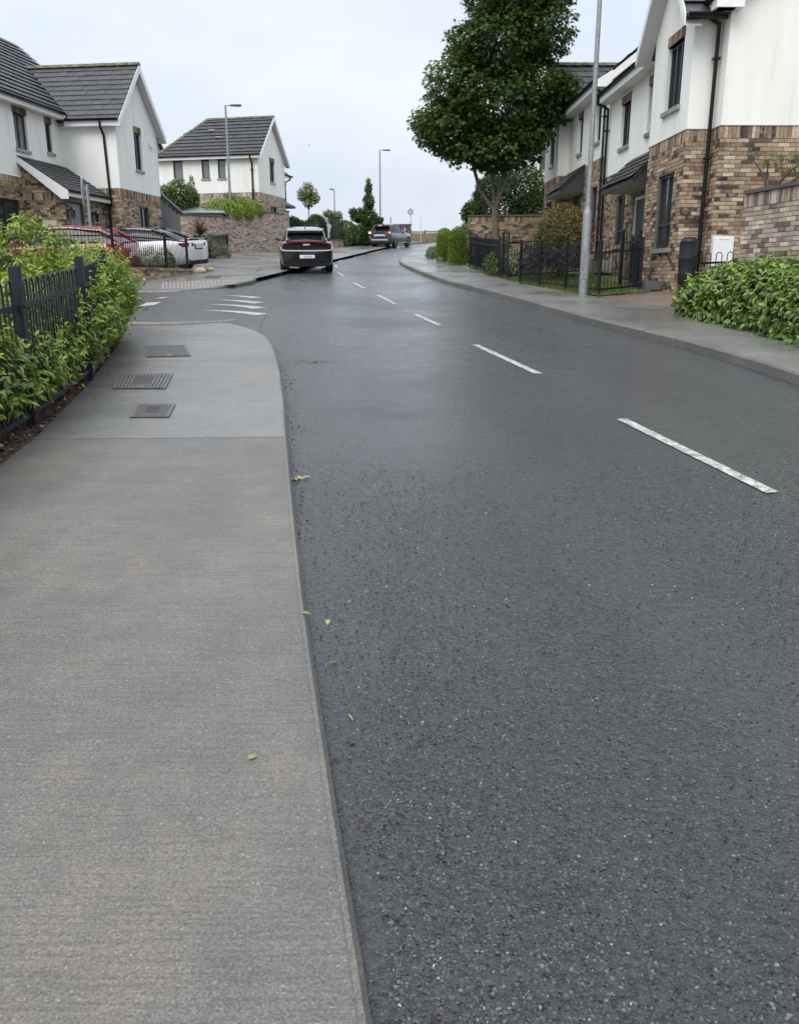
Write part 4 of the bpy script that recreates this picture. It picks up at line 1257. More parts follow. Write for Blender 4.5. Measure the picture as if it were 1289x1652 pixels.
FL2 = Frame(-7.85, 50.0, 13.0)
def house_far_left():
    F = FL2; d, n = F.d, F.n
    h = empty('detached_house', F.P(2, -2, 3.1), 'white house with hipped slate roof rising behind the stepped brick garden wall', 'house', 'white and brick houses along the street')
    zb, zt = 2.8, 6.3
    gab = Wall(F.P(0, 0, 0), d, n); near = Wall(F.P(0, -6.1, 0), n, -d); far = Wall(F.P(4.1, -6.1, 0), n, d)
    hu = [(1.72, 2.45, 7.02, 8.1)]; hg = [(1.6, 2.6, 5.0, 5.7)]
    nu = [(6.1 - 5.15, 6.1 - 4.55, 7.1, 8.05), (6.1 - 3.4, 6.1 - 2.92, 7.1, 8.05), (6.1 - 2.42, 6.1 - 1.95, 7.1, 8.05)]
    mb = MB(); gab.panel(mb, 0, 4.1, zb, zt, hg); near.panel(mb, 0, 6.1, zb, zt); far.panel(mb, 0, 6.1, zb, zt); bw = mb.build('brick_wall', M['mortar'], h)
    mb = MB(); gab.joined(mb, gab.courses(0, 4.1, 4.5, zt, hg, 61)); near.joined(mb, near.courses(2.5, 6.1, 4.8, zt, (), 62)); mb.build('brickwork', M['brick_grey'], bw, kind='stuff')
    mb = MB(); o = .012
    gab.panel(mb, -o, 4.1, zt + .01, 8.3, hu, .1, o, [(-o, 8.3), (4.1, 8.3), (2.05, 10.2)]); near.panel(mb, 0, 6.1, zt + .01, 8.3, nu, .1, o); far.panel(mb, 0, 6.1, zt + .01, 8.3, (), .1, o)
    mb.build('rendered_wall', M['render'], h)
    window(h, gab, 1.72, 2.45, 7.02, 8.1); lintel(h, gab, 1.68, 2.49, 8.1, 8.34, 21); window(h, gab, 1.6, 2.6, 5.0, 5.7)
    for i, (a, b, c, e) in enumerate(nu):
        window(h, near, a, b, c, e, mull=(), glassmat='glass_curtain'); lintel(h, near, a - .03, b + .03, 8.05, 8.27, 22 + i)
    # roof: gable to the street, hip to the back
    k = 1.0; up1 = (d + Z * k).normalized(); run = 2.3; S = run * math.sqrt(2)
    L = 6.5
    hip = lambda a, b: a < L - (b / S) * 2.4
    roof_slope(h, F.P(-.25, .25, 8.22), -n, up1, L, S, keep=(hip, [(0, 0), (L, 0), (L - 2.4, S), (0, S)]), seed=63, gauge=.3, name='roof')
    up2 = (-d + Z * k).normalized()
    roof_slope(h, F.P(4.35, .25, 8.22), -n, up2, L, S, keep=(hip, [(0, 0), (L, 0), (L - 2.4, S), (0, S)]), seed=64, gauge=.3, name='roof')
    apex_w = .25 - (L - 2.4)
    ridge_caps(h, F.P(2.05, .27, 10.56), F.P(2.05, apex_w, 10.56)); ridge_caps(h, F.P(2.05, apex_w, 10.56), F.P(-.25, .25 - L, 8.28), name='hip_cap')
    mb = MB(); mb.face([F.P(2.05, apex_w, 10.52), F.P(-.25, .25 - L, 8.22), F.P(4.35, .25 - L, 8.22)]); mb.build('hip_end', M['tile'], h)
    board(h, F.P(-.27, .25, 8.25), F.P(-.27, .25 - L, 8.25), .18, .02, -d); gutter(h, F.P(-.28, .25, 8.27), F.P(-.28, .25 - L, 8.27), -d)
    for sgn in (1, -1):
        a, b = F.P(2.05 - sgn * 2.32, .28, 8.24), F.P(2.05, .28, 10.54)
        mb = MB(); mb.prism([a, b, b - Z * .24, a - Z * .2], -n * .03); mb.build('barge_board', M['fascia'], h)
        mb = MB(); mb.prism([a - n * .03 - Z * .18, b - n * .03 - Z * .22, b - n * .28 - Z * .22, a - n * .28 - Z * .18], -Z * .012); mb.build('soffit', M['soffit'], h)
    downpipe(h, [F.P(-.3, -.35, 8.2), F.P(-.3, -.35, 8.05), F.P(-.06, -.35, 7.85), F.P(-.06, -.35, 4.9)], .05)
    for a, b in ((3.2, 9.75), (2.6, 9.3)):
        p = F.P(-.25, .25, 8.22) + up1 * ((b - 8.22) * math.sqrt(2)) - n * (a + .3) + Vector((0, 0, .06)); g = MB(); g.cbox(p, (.35, .2, .07)); g.build('roof_vent', M['print_grey'], h)
    # lower wing beyond the gable
    wn_ = Wall(F.P(4.1, -.6, 0), d, n)
    mb = MB(); wn_.panel(mb, 0, 1.7, 5.9, 7.7); Wall(F.P(5.8, -6, 0), n, d).panel(mb, 0, 5.4, 3, 7.7); wing = mb.build('wing', M['render'], h)
    mb = MB(); wn_.panel(mb, 0, 1.7, 3, 5.9); mb.build('wing_brick', M['mortar'], wing)
    roof_slope(h, F.P(3.9, -.3, 7.72), d, (-n + Z * .8).normalized(), 2.2, 2.0, name='wing_roof', seed=66)
    board(h, F.P(3.9, -.28, 7.75), F.P(6.1, -.28, 7.75), .16, .02, n); gutter(h, F.P(3.9, -.27, 7.77), F.P(6.1, -.27, 7.77), n)
    downpipe(h, [F.P(5.75, -.25, 7.7), F.P(5.75, -.25, 7.55), F.P(5.6, -.52, 7.4), F.P(5.6, -.52, 6.0)], .05)
    canopy(h, Frame(*F.P(0, 0, 0)[:2], 13.0 ), 0, 0.01, 3, 3.2, -.2) if False else None
    mb = MB(); mb.prism([F.P(4.1, -.6, 6.3), F.P(4.1, .05, 5.98), F.P(4.1, .05, 5.86), F.P(4.1, -.6, 5.86)], d * 1.7); mb.build('wing_canopy', M['canopy_grey'], h)
    return h
house_far_left()

# ------------------------------------------------------------------ brick garden walls
def garden_wall(pts, z0s, z1s, label, matname, seed, single_until=0, capw=.26, th=.22, side=-1, cap_step=False, soldier=True):
    """pts plan points; outward side -1/+1 is the visible face; z1s = top per segment"""
    c = Vector((pts[0][0], pts[0][1], z0s[0] + .2))
    w = empty('garden_wall', c, label, 'wall', 'brick garden walls')
    core = MB(); j = MB()
    for i in range(len(pts) - 1):
        a, b = Vector((*pts[i], 0)), Vector((*pts[i + 1], 0)); e = (b - a); L = e.length; e.normalize()
        nn = Vector((-e.y, e.x, 0)) * side
        wl = Wall(a, e, nn); z0, z1 = z0s[i], z1s[i]
        core.box(wl.P(0, z0, 0), e * L, -nn * th, Z * (z1 - z0))
        bk = wl.courses(0, L, z0, z1, (), seed + i, soldier=soldier)
        if single_until:
            near = [q for q in bk if q[0] < single_until][:300]; ns = set(near)
            wl.single(near, w, matname); wl.joined(j, [q for q in bk if q not in ns])
        else: wl.joined(j, bk)
        if i == 0:
            el = Wall(a, nn * -1, -e); el.joined(j, el.courses(0, th, z0, z1, (), seed + 50, soldier=soldier))
        if i == len(pts) - 2:
            el = Wall(b, nn * -1, e); el.joined(j, el.courses(0, th, z0, z1, (), seed + 51, soldier=soldier))
        k = 0.0
        while k < L:
            l = min(.6, L - k)
            cp = MB(); p = wl.P(k + .002, z1 + .001, .045); cp.box(p, e * (l - .004), -nn * (th + .09), Z * .06)
            cp.build('coping_stone', M['stone_coping'], w); k += .6
    core.build('core', M['mortar'], w)
    if j.f: j.build('brickwork', M[matname], w, kind='stuff')
    return w
garden_wall([(5.95, 15.35), (6.62, 10.6)], [.85], [3.02], 'pinkish brick garden wall with dark coping behind the laurel hedge', 'brick_grey', 71, single_until=2.6, side=-1)
garden_wall([(2.95, 38.0), (7.0, 37.6)], [2.2], [4.2], 'brown brick garden wall standing behind the tree trunk', 'brick', 75, side=-1)
# low buff wall under the railing on the far corner
LW = [(-13.8, 24.15), (-7.85, 24.1), (-7.0, 26.5), (-6.75, 28.35)]
lw = empty('garden_wall', (-7.85, 24.1, 1.4), 'low buff brick wall under the railing at the side road corner', 'wall', 'brick garden walls')
core = MB(); jn = MB(); cnt = 0
for i in range(3):
    a, b = Vector((*LW[i], 0)), Vector((*LW[i + 1], 0)); e = b - a; L = e.length; e.normalize(); nn = Vector((e.y, -e.x, 0))
    wl = Wall(a, e, nn)
    core.box(wl.P(0, 1.0, 0), e * L, -nn * .22, Z * .9)
    bk = wl.courses(0, L, 1.15, 1.86, (), 81 + i, soldier=False)
    if i: wl.single(bk, lw, 'brick_buff')
    else: wl.joined(jn, bk)
    k = 0.
    while k < L:
        l = min(.225, L - k)
        cp = MB(); cp.box(wl.P(k + .004, 1.862, .03), e * (l - .008), -nn * .28, Z * .07, rng.random()); cp.build('coping_brick', M['brick_buff'], lw); k += .225
core.build('core', M['mortar'], lw); jn.build('brickwork', M['brick_buff'], lw, kind='stuff')
# stepped wall round the far-left garden
garden_wall([(-11.4, 42.3), (-10.2, 42.6), (-9.25, 43.9), (-8.75, 45.9), (-8.15, 47.3), (-7.5, 48.6), (-6.5, 50.0), (-6.3, 50.6)], [2.2, 2.3, 2.4, 2.5, 2.6, 2.7, 2.9], [4.56, 4.58, 4.62, 4.86, 4.98, 5.12, 5.3], 'long stepped brown brick wall curving round the far left garden', 'brick_grey', 91, side=-1)

# ================================================================== VEGETATION
LANCE_V = np.array([(0, 0, 0), (-.17, .3, .05), (0, .33, 0), (.17, .3, .05), (-.15, .65, .0), (0, .68, -.05), (.15, .65, .0), (0, 1, -.2)], float)
LANCE_F = np.array([(0, 2, 1), (0, 3, 2), (1, 2, 4), (2, 5, 4), (2, 3, 6), (2, 6, 5), (4, 5, 7), (5, 6, 7)])
OVAL_V = LANCE_V * np.array((1.35, 1, 1.2))
DIAM_V = np.array([(0, 0, 0), (-.3, .5, .08), (.3, .5, .08), (0, 1, -.1)], float)
DIAM_F = np.array([(0, 2, 1), (1, 2, 3)])
MAPLE_V = np.array([(0, 0, 0), (-.42, .12, .02), (-.2, .35, .04), (-.55, .6, -.05), (-.15, .62, .03), (0, 1, -.1), (.15, .62, .03), (.55, .6, -.05), (.2, .35, .04), (.42, .12, .02)], float)
MAPLE_F = np.array([(0, 2, 1), (0, 4, 2), (2, 4, 3), (0, 6, 4), (4, 6, 5), (0, 8, 6), (6, 8, 7), (0, 9, 8)])
BLADE_V = np.array([(-.5, 0, 0), (.5, 0, 0), (-.35, .5, .05), (.35, .5, .05), (0, 1, -.12)], float)
BLADE_F = np.array([(0, 1, 2), (1, 3, 2), (2, 3, 4)])
SHAPES = {'lance': (LANCE_V, LANCE_F), 'oval': (OVAL_V, LANCE_F), 'diamond': (DIAM_V, DIAM_F), 'maple': (MAPLE_V, MAPLE_F), 'blade': (BLADE_V, BLADE_F)}

def norm(a): return a / np.maximum(1e-9, np.linalg.norm(a, axis=1, keepdims=True))
def leaf_frames(axis, up):
    """columns: right, along, normal"""
    y = norm(axis); x = norm(np.cross(y, up)); z = np.cross(x, y)
    return x, y, z
def leaves_mesh(name, shape, pos, axis, up, size, width, tone, mat):
    V, F = SHAPES[shape]
    x, y, z = leaf_frames(axis, up)
    n, k = len(pos), len(V)
    W = (pos[:, None, :] + V[None, :, 0:1] * (x * (size * width)[:, None])[:, None, :] + V[None, :, 1:2] * (y * size[:, None])[:, None, :] + V[None, :, 2:3] * (z * size[:, None])[:, None, :])
    Fa = F[None] + (np.arange(n) * k)[:, None, None]
    return fast_mesh(name, W.reshape(-1, 3), Fa.reshape(-1, 3), np.repeat(tone, len(F)), mat)
LEAFUNIT = {}
def leaf_parts(shape, pos, axis, up, size, width, tone, mat, parent):
    key = (shape, mat.name)
    if key not in LEAFUNIT:
        V, F = SHAPES[shape]
        LEAFUNIT[key] = [fast_mesh('leaf', V.copy(), F, np.full(len(F), (k + .5) / 8), mat) for k in range(8)]
    x, y, z = leaf_frames(axis, up)
    pinv = world_of(parent).inverted()
    for i in range(len(pos)):
        o = bpy.data.objects.new('leaf', LEAFUNIT[key][min(7, int(tone[i] * 8))])
        m = Matrix.Identity(4)
        for c in range(3):
            m[c][0] = x[i][c] * size[i] * width[i]; m[c][1] = y[i][c] * size[i]; m[c][2] = z[i][c] * size[i]; m[c][3] = pos[i][c]
        o.parent = parent; o.matrix_parent_inverse = pinv; o.matrix_basis = m
        COL.objects.link(o)

def sample_lobes(lobes, n, rs, shell=.16, low=-1.0, inner=.62):
    """points near the surface of a union of ellipsoids; returns positions, outward normals"""
    L = np.array(lobes, float)
    area = (L[:, 3] * L[:, 4] + L[:, 4] * L[:, 5] + L[:, 3] * L[:, 5])
    idx = rs.choice(len(L), n * 3, p=area / area.sum())
    d = norm(rs.normal(size=(n * 3, 3)))
    r = 1 - np.abs(rs.normal(0, shell, n * 3)); r = np.clip(r, .2, 1.06)
    C, A = L[idx, :3], L[idx, 3:6]
    p = C + d * A * r[:, None]
    nn = norm(d / A)
    keep = d[:, 2] > low
    for c in L:
        q = (p - c[:3]) / c[3:6]
        keep &= ~((q ** 2).sum(1) < inner ** 2)
    p, nn = p[keep], nn[keep]
    return p[:n], nn[:n]

def shoots(lobes, n, seed, per=8, length=.1, leaf=.085, droop=.5, low=-.9, spread=1.0, upbias=.6, shell=.1):
    """leafy shoots: a little stem with leaves set round it; returns leaf arrays"""
    rs = np.random.RandomState(seed)
    p, nn = sample_lobes(lobes, n, rs, shell, low)
    n = len(p)
    sd = norm(nn * .8 + np.array((0, 0, upbias)) + rs.normal(0, .35, (n, 3)))
    P, A, U, S, W, T = [], [], [], [], [], []
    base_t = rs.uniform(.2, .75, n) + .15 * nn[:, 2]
    for k in range(per):
        t = k / max(1, per - 1)
        side = norm(np.cross(sd, rs.normal(size=(n, 3))))
        pos = p + sd * (t * length * rs.uniform(.7, 1.3, n))[:, None]
        ax = norm(side * (1.1 - .5 * t) * spread + sd * (.25 + .6 * t) + np.array((0, 0, -droop)) * rs.uniform(.4, 1.2, (n, 1)))
        P.append(pos); A.append(ax); U.append(norm(sd + np.array((0, 0, .5)) + nn * .4 + rs.normal(0, .2, (n, 3))))
        S.append(leaf * rs.uniform(.5, 1.25, n) * (1.05 - .3 * t)); W.append(rs.uniform(.8, 1.15, n))
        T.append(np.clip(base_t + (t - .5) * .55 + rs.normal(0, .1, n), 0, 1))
    return [np.concatenate(q) for q in (P, A, U, S, W, T)]

def split_nearest(arr, count, region=None):
    pos = arr[0]
    d = np.linalg.norm(pos - np.array(CAM), axis=1)
    if region is not None: d = np.where(region(pos), d, 1e9)
    order = np.argsort(d)
    return [q[order[:count]] for q in arr], [q[order[count:]] for q in arr]

def stems(parent, lobes, n, seed, base_fn, r=.012, mat='twig', name='stem'):
    rs = random.Random(seed); mb = MB()
    for k in range(n):
        c = rs.choice(lobes)
        tip = Vector((c[0] + rs.uniform(-.7, .7) * c[3], c[1] + rs.uniform(-.7, .7) * c[4], c[2] + rs.uniform(-.1, .75) * c[5]))
        b = Vector((c[0] + (tip.x - c[0]) * .35, c[1] + (tip.y - c[1]) * .35, 0)); b.z = base_fn(b.x, b.y) - .03
        m = b.lerp(tip, .55) + Vector((rs.uniform(-.06, .06), rs.uniform(-.06, .06), 0))
        mb.tube([b, m, tip], [r * 1.4, r, r * .5], 5)
    return mb.build(name, M[mat], parent, kind='stuff')

def gpath(x, y): return G(x, y) + .1

# ---- the near hedge growing behind and through the left railing
hedge_lobes = []
for (x, y, hgt, rx) in [(-3.75, 4.4, 1.0, .8), (-3.72, 5.3, 1.02, .78), (-3.78, 6.1, .98, .72), (-3.75, 6.9, .92, .62), (-3.78, 7.7, .9, .55), (-3.85, 8.4, .92, .55), (-3.95, 9.2, .98, .55), (-4.05, 10.0, 1.05, .58), (-4.15, 10.7, 1.12, .6), (-4.35, 11.5, 1.2, .62), (-4.5, 12.2, 1.12, .55)]:
    z0 = gpath(x, y)
    hedge_lobes.append((x, y, z0 + hgt * .52, rx, .62, hgt * .52))
front_lobes = []
for (x, y, hgt, rx) in [(-3.02, 5.6, .78, .34), (-3.05, 6.3, .72, .33), (-3.08, 7.0, .62, .28), (-3.18, 7.7, .6, .28), (-3.3, 8.4, .66, .3), (-3.42, 9.1, .74, .34), (-3.55, 9.8, .9, .38), (-3.72, 10.5, 1.0, .42), (-3.85, 11.2, 1.12, .46), (-4.05, 11.9, 1.08, .42), (-4.25, 12.5, .9, .36)]:
    z0 = gpath(x, y)
    q = .84 if y < 9 else 1.0
    front_lobes.append((x - .05, y, z0 + .14 + hgt * .5 * q, rx * q, .46, hgt * .48 * q))
tall_lobes = [(-4.45, 10.4, gpath(-4.4, 10.4) + 1.15, .55, .6, .42), (-5.0, 10.9, gpath(-5, 10.9) + 1.05, .6, .6, .45), (-5.2, 9.3, gpath(-5, 9.3) + .95, .65, .8, .42), (-5.6, 10.3, gpath(-5.6, 10.3) + .9, .8, .8, .5), (-6.6, 10.5, gpath(-6.6, 10.5) + .85, .9, 1., .5), (-5.0, 8.2, gpath(-5, 8.2) + .7, .7, .8, .45), (-5.2, 7.0, gpath(-5, 7) + .65, .8, .8, .45)]
hedge = empty('hedge', (-3.8, 8, G(-3.8, 8)), 'leafy light green hedge growing through the railing on the left footpath', 'hedge', 'garden hedges')
all_lobes = hedge_lobes + front_lobes + tall_lobes
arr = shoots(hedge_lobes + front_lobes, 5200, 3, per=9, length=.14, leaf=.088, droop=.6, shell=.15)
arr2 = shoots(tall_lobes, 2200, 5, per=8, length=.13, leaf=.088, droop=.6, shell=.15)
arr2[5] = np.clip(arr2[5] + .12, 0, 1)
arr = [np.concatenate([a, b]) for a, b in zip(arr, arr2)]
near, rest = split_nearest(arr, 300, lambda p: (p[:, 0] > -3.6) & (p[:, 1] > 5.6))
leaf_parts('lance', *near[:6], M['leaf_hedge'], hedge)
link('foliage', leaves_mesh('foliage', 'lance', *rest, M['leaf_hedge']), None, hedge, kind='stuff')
stems(hedge, all_lobes, 170, 4, gpath)

# ---- clipped laurel mound on the right
lobesR = [(5.3, 13.9, 0, .78, .75, .62), (5.45, 13.1, 0, .85, .8, .74), (5.55, 12.2, 0, .88, .9, .78), (5.6, 11.2, 0, .86, .9, .80), (5.65, 10.2, 0, .84, .9, .80), (5.75, 9.2, 0, .86, .9, .8), (6.3, 12.6, 0, .8, 1.2, .72), (5.3, 14.35, 0, .55, .45, .42), (5.9, 8.2, 0, .9, .9, .8)]
lobesR = [(a, b, gpath(a, b) + f * .16, c, d, f) for a, b, _, c, d, f in lobesR]
lob = empty('hedge', (5.4, 12, G(5.4, 12)), 'low rounded laurel mound with glossy leaves beside the right footpath', 'hedge', 'garden hedges')
arr = shoots(lobesR, 5200, 13, per=6, length=.09, leaf=.125, droop=.75, low=-.35, upbias=.3, shell=.06)
arr[5] = np.clip(arr[5] - .05, 0, 1)
near, rest = split_nearest(arr, 300, lambda p: (p[:, 1] > 9.6) & (p[:, 2] > 1.1))
leaf_parts('oval', *near[:6], M['leaf_laurel'], lob)
link('foliage', leaves_mesh('foliage', 'oval', *rest, M['leaf_laurel']), None, lob, kind='stuff')
stems(lob, lobesR, 60, 14, gpath)
fl = MB(); fl.lathe((4.99, 12.15, gpath(4.99, 12.15) + .42), [(.001, -.03), (.05, -.02), (.065, .02), (.03, .05), (.001, .055)], 7); fl.build('dead_flower', M['flower_red'], lob)

# ---- general shrubs and trees
def bush(name, label, cat, lobes, n, size, mat, seed, group=None, shape='diamond', width=1.0, shell=.16, low=-.8, stem=6, droop=.25, base=None, cluster=1, tone_shift=0.0):
    base = base or gpath
    c = lobes[0]
    o = empty(name, (c[0], c[1], base(c[0], c[1])), label, cat, group)
    rs = np.random.RandomState(seed)
    p, nn = sample_lobes(lobes, n // cluster, rs, shell, low, .55)
    if cluster > 1:
        p = np.repeat(p, cluster, 0) + rs.normal(0, size * .9, (len(p) * cluster, 3)); nn = np.repeat(nn, cluster, 0)
    m = len(p)
    ax = norm(norm(rs.normal(size=(m, 3))) + nn * .6 + np.array((0, 0, -droop)))
    up = norm(nn + np.array((0, 0, .6)) + rs.normal(0, .45, (m, 3)))
    patch = np.sin(p[:, 0] * 2.1 + seed) * np.sin(p[:, 1] * 1.7) * np.sin(p[:, 2] * 2.6 + 1) * .25
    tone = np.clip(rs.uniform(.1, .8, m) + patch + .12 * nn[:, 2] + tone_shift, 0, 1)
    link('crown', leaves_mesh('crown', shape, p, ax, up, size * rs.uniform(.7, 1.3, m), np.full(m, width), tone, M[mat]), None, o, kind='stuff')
    if stem:
        mb = MB(); r = random.Random(seed)
        for k in range(stem):
            q = lobes[k % len(lobes)]
            tip = Vector((q[0] + r.uniform(-.4, .4) * q[3], q[1] + r.uniform(-.4, .4) * q[4], q[2] + .4 * q[5]))
            b = Vector((c[0] + r.uniform(-.1, .1), c[1] + r.uniform(-.1, .1), base(c[0], c[1]) - .05))
            mb.tube([b, b.lerp(tip, .5) + Vector((r.uniform(-.05, .05), 0, .05)), tip], [.03, .02, .008], 5)
        mb.build('stems', M['twig'], o, kind='stuff')
    return o

# sycamore by the road
def sycamore():
    bx, by = 3.42, 31.0; zb = G(bx, by) + .1
    o = empty('sycamore_tree', (bx, by, zb), 'tall dark green broadleaf tree with pale forked trunk beside the road', 'tree', 'garden and street trees')
    mb = MB(); fork = Vector((3.34, 31, 3.95))
    mb.tube([(bx, by, zb - .1), (bx, by, zb + .15), (bx - .03, by, zb + .9), fork], [.18, .135, .12, .13], 10)
    limbs = [((2.8, 31.1, 4.6), (2.55, 31.2, 5.4), (2.2, 31.2, 6.6), (1.6, 31.2, 7.6)), ((3.5, 31.0, 4.7), (3.75, 30.9, 5.8), (3.9, 30.9, 7.4), (4.0, 31, 9.6)), ((3.22, 30.9, 4.8), (3.0, 30.7, 5.8), (3.0, 30.5, 7.2), (3.0, 30.6, 9.2)), ((3.3, 31.2, 4.7), (3.1, 31.6, 5.8), (3.3, 32.2, 7.5), (3.4, 32.5, 9.0)), ((3.55, 30.8, 4.6), (3.9, 30.4, 5.4), (4.2, 30.3, 6.3), (4.4, 30.4, 7.0))]
    rad = [.07, .1, .06, .06, .05]
    for L, r0 in zip(limbs, rad): mb.tube([fork - Vector((0, 0, .08))] + [Vector(q) for q in L], [r0 * 1.05, r0, r0 * .8, r0 * .55, r0 * .25], 7)
    r = random.Random(3)
    for L in limbs:
        for k in range(9):
            a = Vector(L[1]).lerp(Vector(L[3]), r.random()); b = a + Vector((r.uniform(-1.3, 1.3), r.uniform(-1.3, 1.3), r.uniform(.2, 1.0)))
            mb.tube([a, a.lerp(b, .5) + Vector((0, 0, .15)), b], [.03, .02, .006], 4)
    mb.build('trunk', M['bark'], o, smooth=True)
    lobes = [(1.75, 31, 6.6, 1.35, 1.5, .95), (1.35, 31, 6.75, .95, 1.1, .5), (2.1, 31, 7.9, 1.35, 1.5, 1.0), (2.5, 30.9, 5.85, 1.1, 1.3, .6), (3.6, 30.9, 6.0, 1.35, 1.5, .75), (4.35, 30.9, 6.35, .85, 1.3, .6), (3.3, 31, 7.4, 1.9, 1.9, 1.3), (4.6, 31, 7.7, 1.25, 1.5, .8), (5.25, 30.9, 7.7, .85, 1.0, .55), (5.5, 30.8, 7.9, .5, .6, .4), (5.3, 30.8, 7.0, .45, .6, .35), (3.5, 31, 9.2, 1.7, 1.8, 1.3), (4.55, 31, 9.6, 1.3, 1.5, 1.1), (2.6, 31, 9.0, 1.1, 1.4, .9), (3.6, 31, 10.8, 1.6, 1.7, 1.2), (4.75, 31, 10.9, 1.15, 1.4, .9), (3.5, 31, 12.0, 1.2, 1.3, .9), (4.75, 31, 7.0, .75, 1.1, .45), (3.2, 30.6, 5.5, .7, .8, .4)]
    rs = np.random.RandomState(17)
    # twig clusters of hanging leaves
    p, nn = sample_lobes(lobes, 6200, rs, .27, -1, .35)
    per = 8
    P = np.repeat(p, per, 0) + rs.normal(0, .1, (len(p) * per, 3)) * np.array((1, 1, .6)); N = np.repeat(nn, per, 0); m = len(P)
    ax = norm(norm(rs.normal(size=(m, 3)) * np.array((1, 1, .35))) + N * .5 + np.array((0, 0, -.55)))
    up = norm(N * .7 + np.array((0, 0, .8)) + rs.normal(0, .35, (m, 3)))
    cl = np.repeat(rs.uniform(0, .5, len(p)), per)
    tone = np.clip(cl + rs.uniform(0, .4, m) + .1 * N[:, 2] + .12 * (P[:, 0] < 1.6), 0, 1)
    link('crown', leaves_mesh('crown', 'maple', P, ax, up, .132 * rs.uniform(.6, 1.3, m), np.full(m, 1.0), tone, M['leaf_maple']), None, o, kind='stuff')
sycamore()

bush('shrub', 'large dark evergreen shrub spilling over the brown garden wall', 'shrub', [(4.6, 39.3, 4.6, 1.5, 1.0, 1.5), (5.4, 39.3, 5.3, 1.1, 1.0, 1.2), (3.6, 39.0, 4.4, .9, .8, .6), (4.0, 39.2, 5.3, .7, .7, .7), (5.9, 39, 4.3, .9, .8, .9), (3.2, 38.6, 4.5, .4, .5, .35)], 16000, .12, 'leaf_shrub', 21, 'garden shrubs', base=lambda x, y: G(x, y) + .1)
for i, (x, y, z, s) in enumerate([(4.2, 37.85, 4.0, .35), (5.0, 37.8, 4.05, .4), (3.6, 37.9, 4.15, .25)]): pass
bush('shrub', 'orange tinged green bush in front of the second right house', 'shrub', [(4.35, 23.6, 2.95, .62, .55, .62), (4.7, 23.4, 2.75, .5, .5, .6), (4.05, 23.7, 2.65, .45, .5, .5), (4.45, 23.5, 2.3, .6, .5, .5)], 6500, .075, 'leaf_photinia', 22, 'garden shrubs', shape='lance', tone_shift=.12)
bush('shrub', 'low dark purple shrub behind the bow top railing', 'shrub', [(3.85, 22.8, 2.2, .5, .45, .4), (4.3, 22.4, 2.15, .5, .4, .35), (3.5, 23.3, 2.1, .4, .4, .35)], 3200, .06, 'leaf_purple', 23, 'garden shrubs')
bush('shrub', 'bushy green shrub at the foot of the tree', 'shrub', [(3.2, 28.6, 2.35, .5, .5, .5), (3.5, 29.4, 2.3, .5, .5, .45)], 2200, .07, 'leaf_mid', 24, 'garden shrubs')
bush('shrub', 'small yellow green variegated bush between two railing posts', 'shrub', [(3.35, 25.6, 2.12, .32, .3, .35), (3.5, 25.3, 1.95, .3, .3, .3)], 1300, .07, 'leaf_varieg', 25, 'garden shrubs', tone_shift=.1)
bush('shrub', 'loose twiggy shrub with pale leaves inside the railing corner', 'shrub', [(2.85, 26.0, 2.05, .35, .4, .35), (3.05, 25.6, 1.95, .3, .4, .3)], 1300, .06, 'leaf_mid', 26, 'garden shrubs')
bush('shrub', 'reddish green shrub between the railing and the clipped hedges', 'shrub', [(3.0, 30.3, 2.5, .45, .6, .55), (3.2, 29.6, 2.4, .4, .4, .4)], 1500, .07, 'leaf_photinia', 27, 'garden shrubs', tone_shift=-.2)
bush('conifer_hedge', 'nearer of two clipped bright green conifers by the right footpath', 'hedge', [(2.22, 33.8, 2.35, .34, .42, .55), (2.22, 33.8, 2.75, .35, .42, .55), (2.22, 33.8, 3.05, .33, .4, .4)], 10000, .05, 'leaf_conifer', 28, 'garden hedges', shape='blade', width=.4, droop=-1.2, shell=.08)
bush('conifer_hedge', 'farther of two clipped bright green conifers by the right footpath', 'hedge', [(1.88, 36.7, 2.5, .34, .45, .55), (1.88, 36.7, 2.95, .35, .45, .55), (1.88, 36.7, 3.25, .33, .42, .4)], 9000, .05, 'leaf_conifer', 29, 'garden hedges', shape='blade', width=.4, droop=-1.2, shell=.08)
bush('shrub', 'low rounded green shrub at the far end of the right footpath', 'shrub', [(1.55, 40.0, 2.75, .3, .5, .35), (1.5, 41.2, 2.75, .3, .5, .28)], 1400, .06, 'leaf_mid', 30, 'garden shrubs')
bush('shrub', 'dark green bush behind the clipped conifers', 'shrub', [(2.6, 36.4, 3.0, .6, .7, .75), (2.9, 35.2, 2.7, .6, .6, .6), (2.5, 35.4, 2.4, .4, .5, .5)], 3000, .07, 'leaf_shrub', 31, 'garden shrubs')
bush('overhanging_branch', 'pale green sprigs hanging over the pinkish garden wall', 'branch', [(6.2, 15.0, 3.5, .25, .3, .10), (6.5, 14.7, 3.42, .35, .4, .2), (6.75, 14.3, 3.35, .3, .3, .22), (5.98, 15.4, 3.62, .1, .2, .06)], 260, .085, 'leaf_yellow', 32, None, shape='lance', shell=.4, stem=4, base=lambda x, y: 3.0)

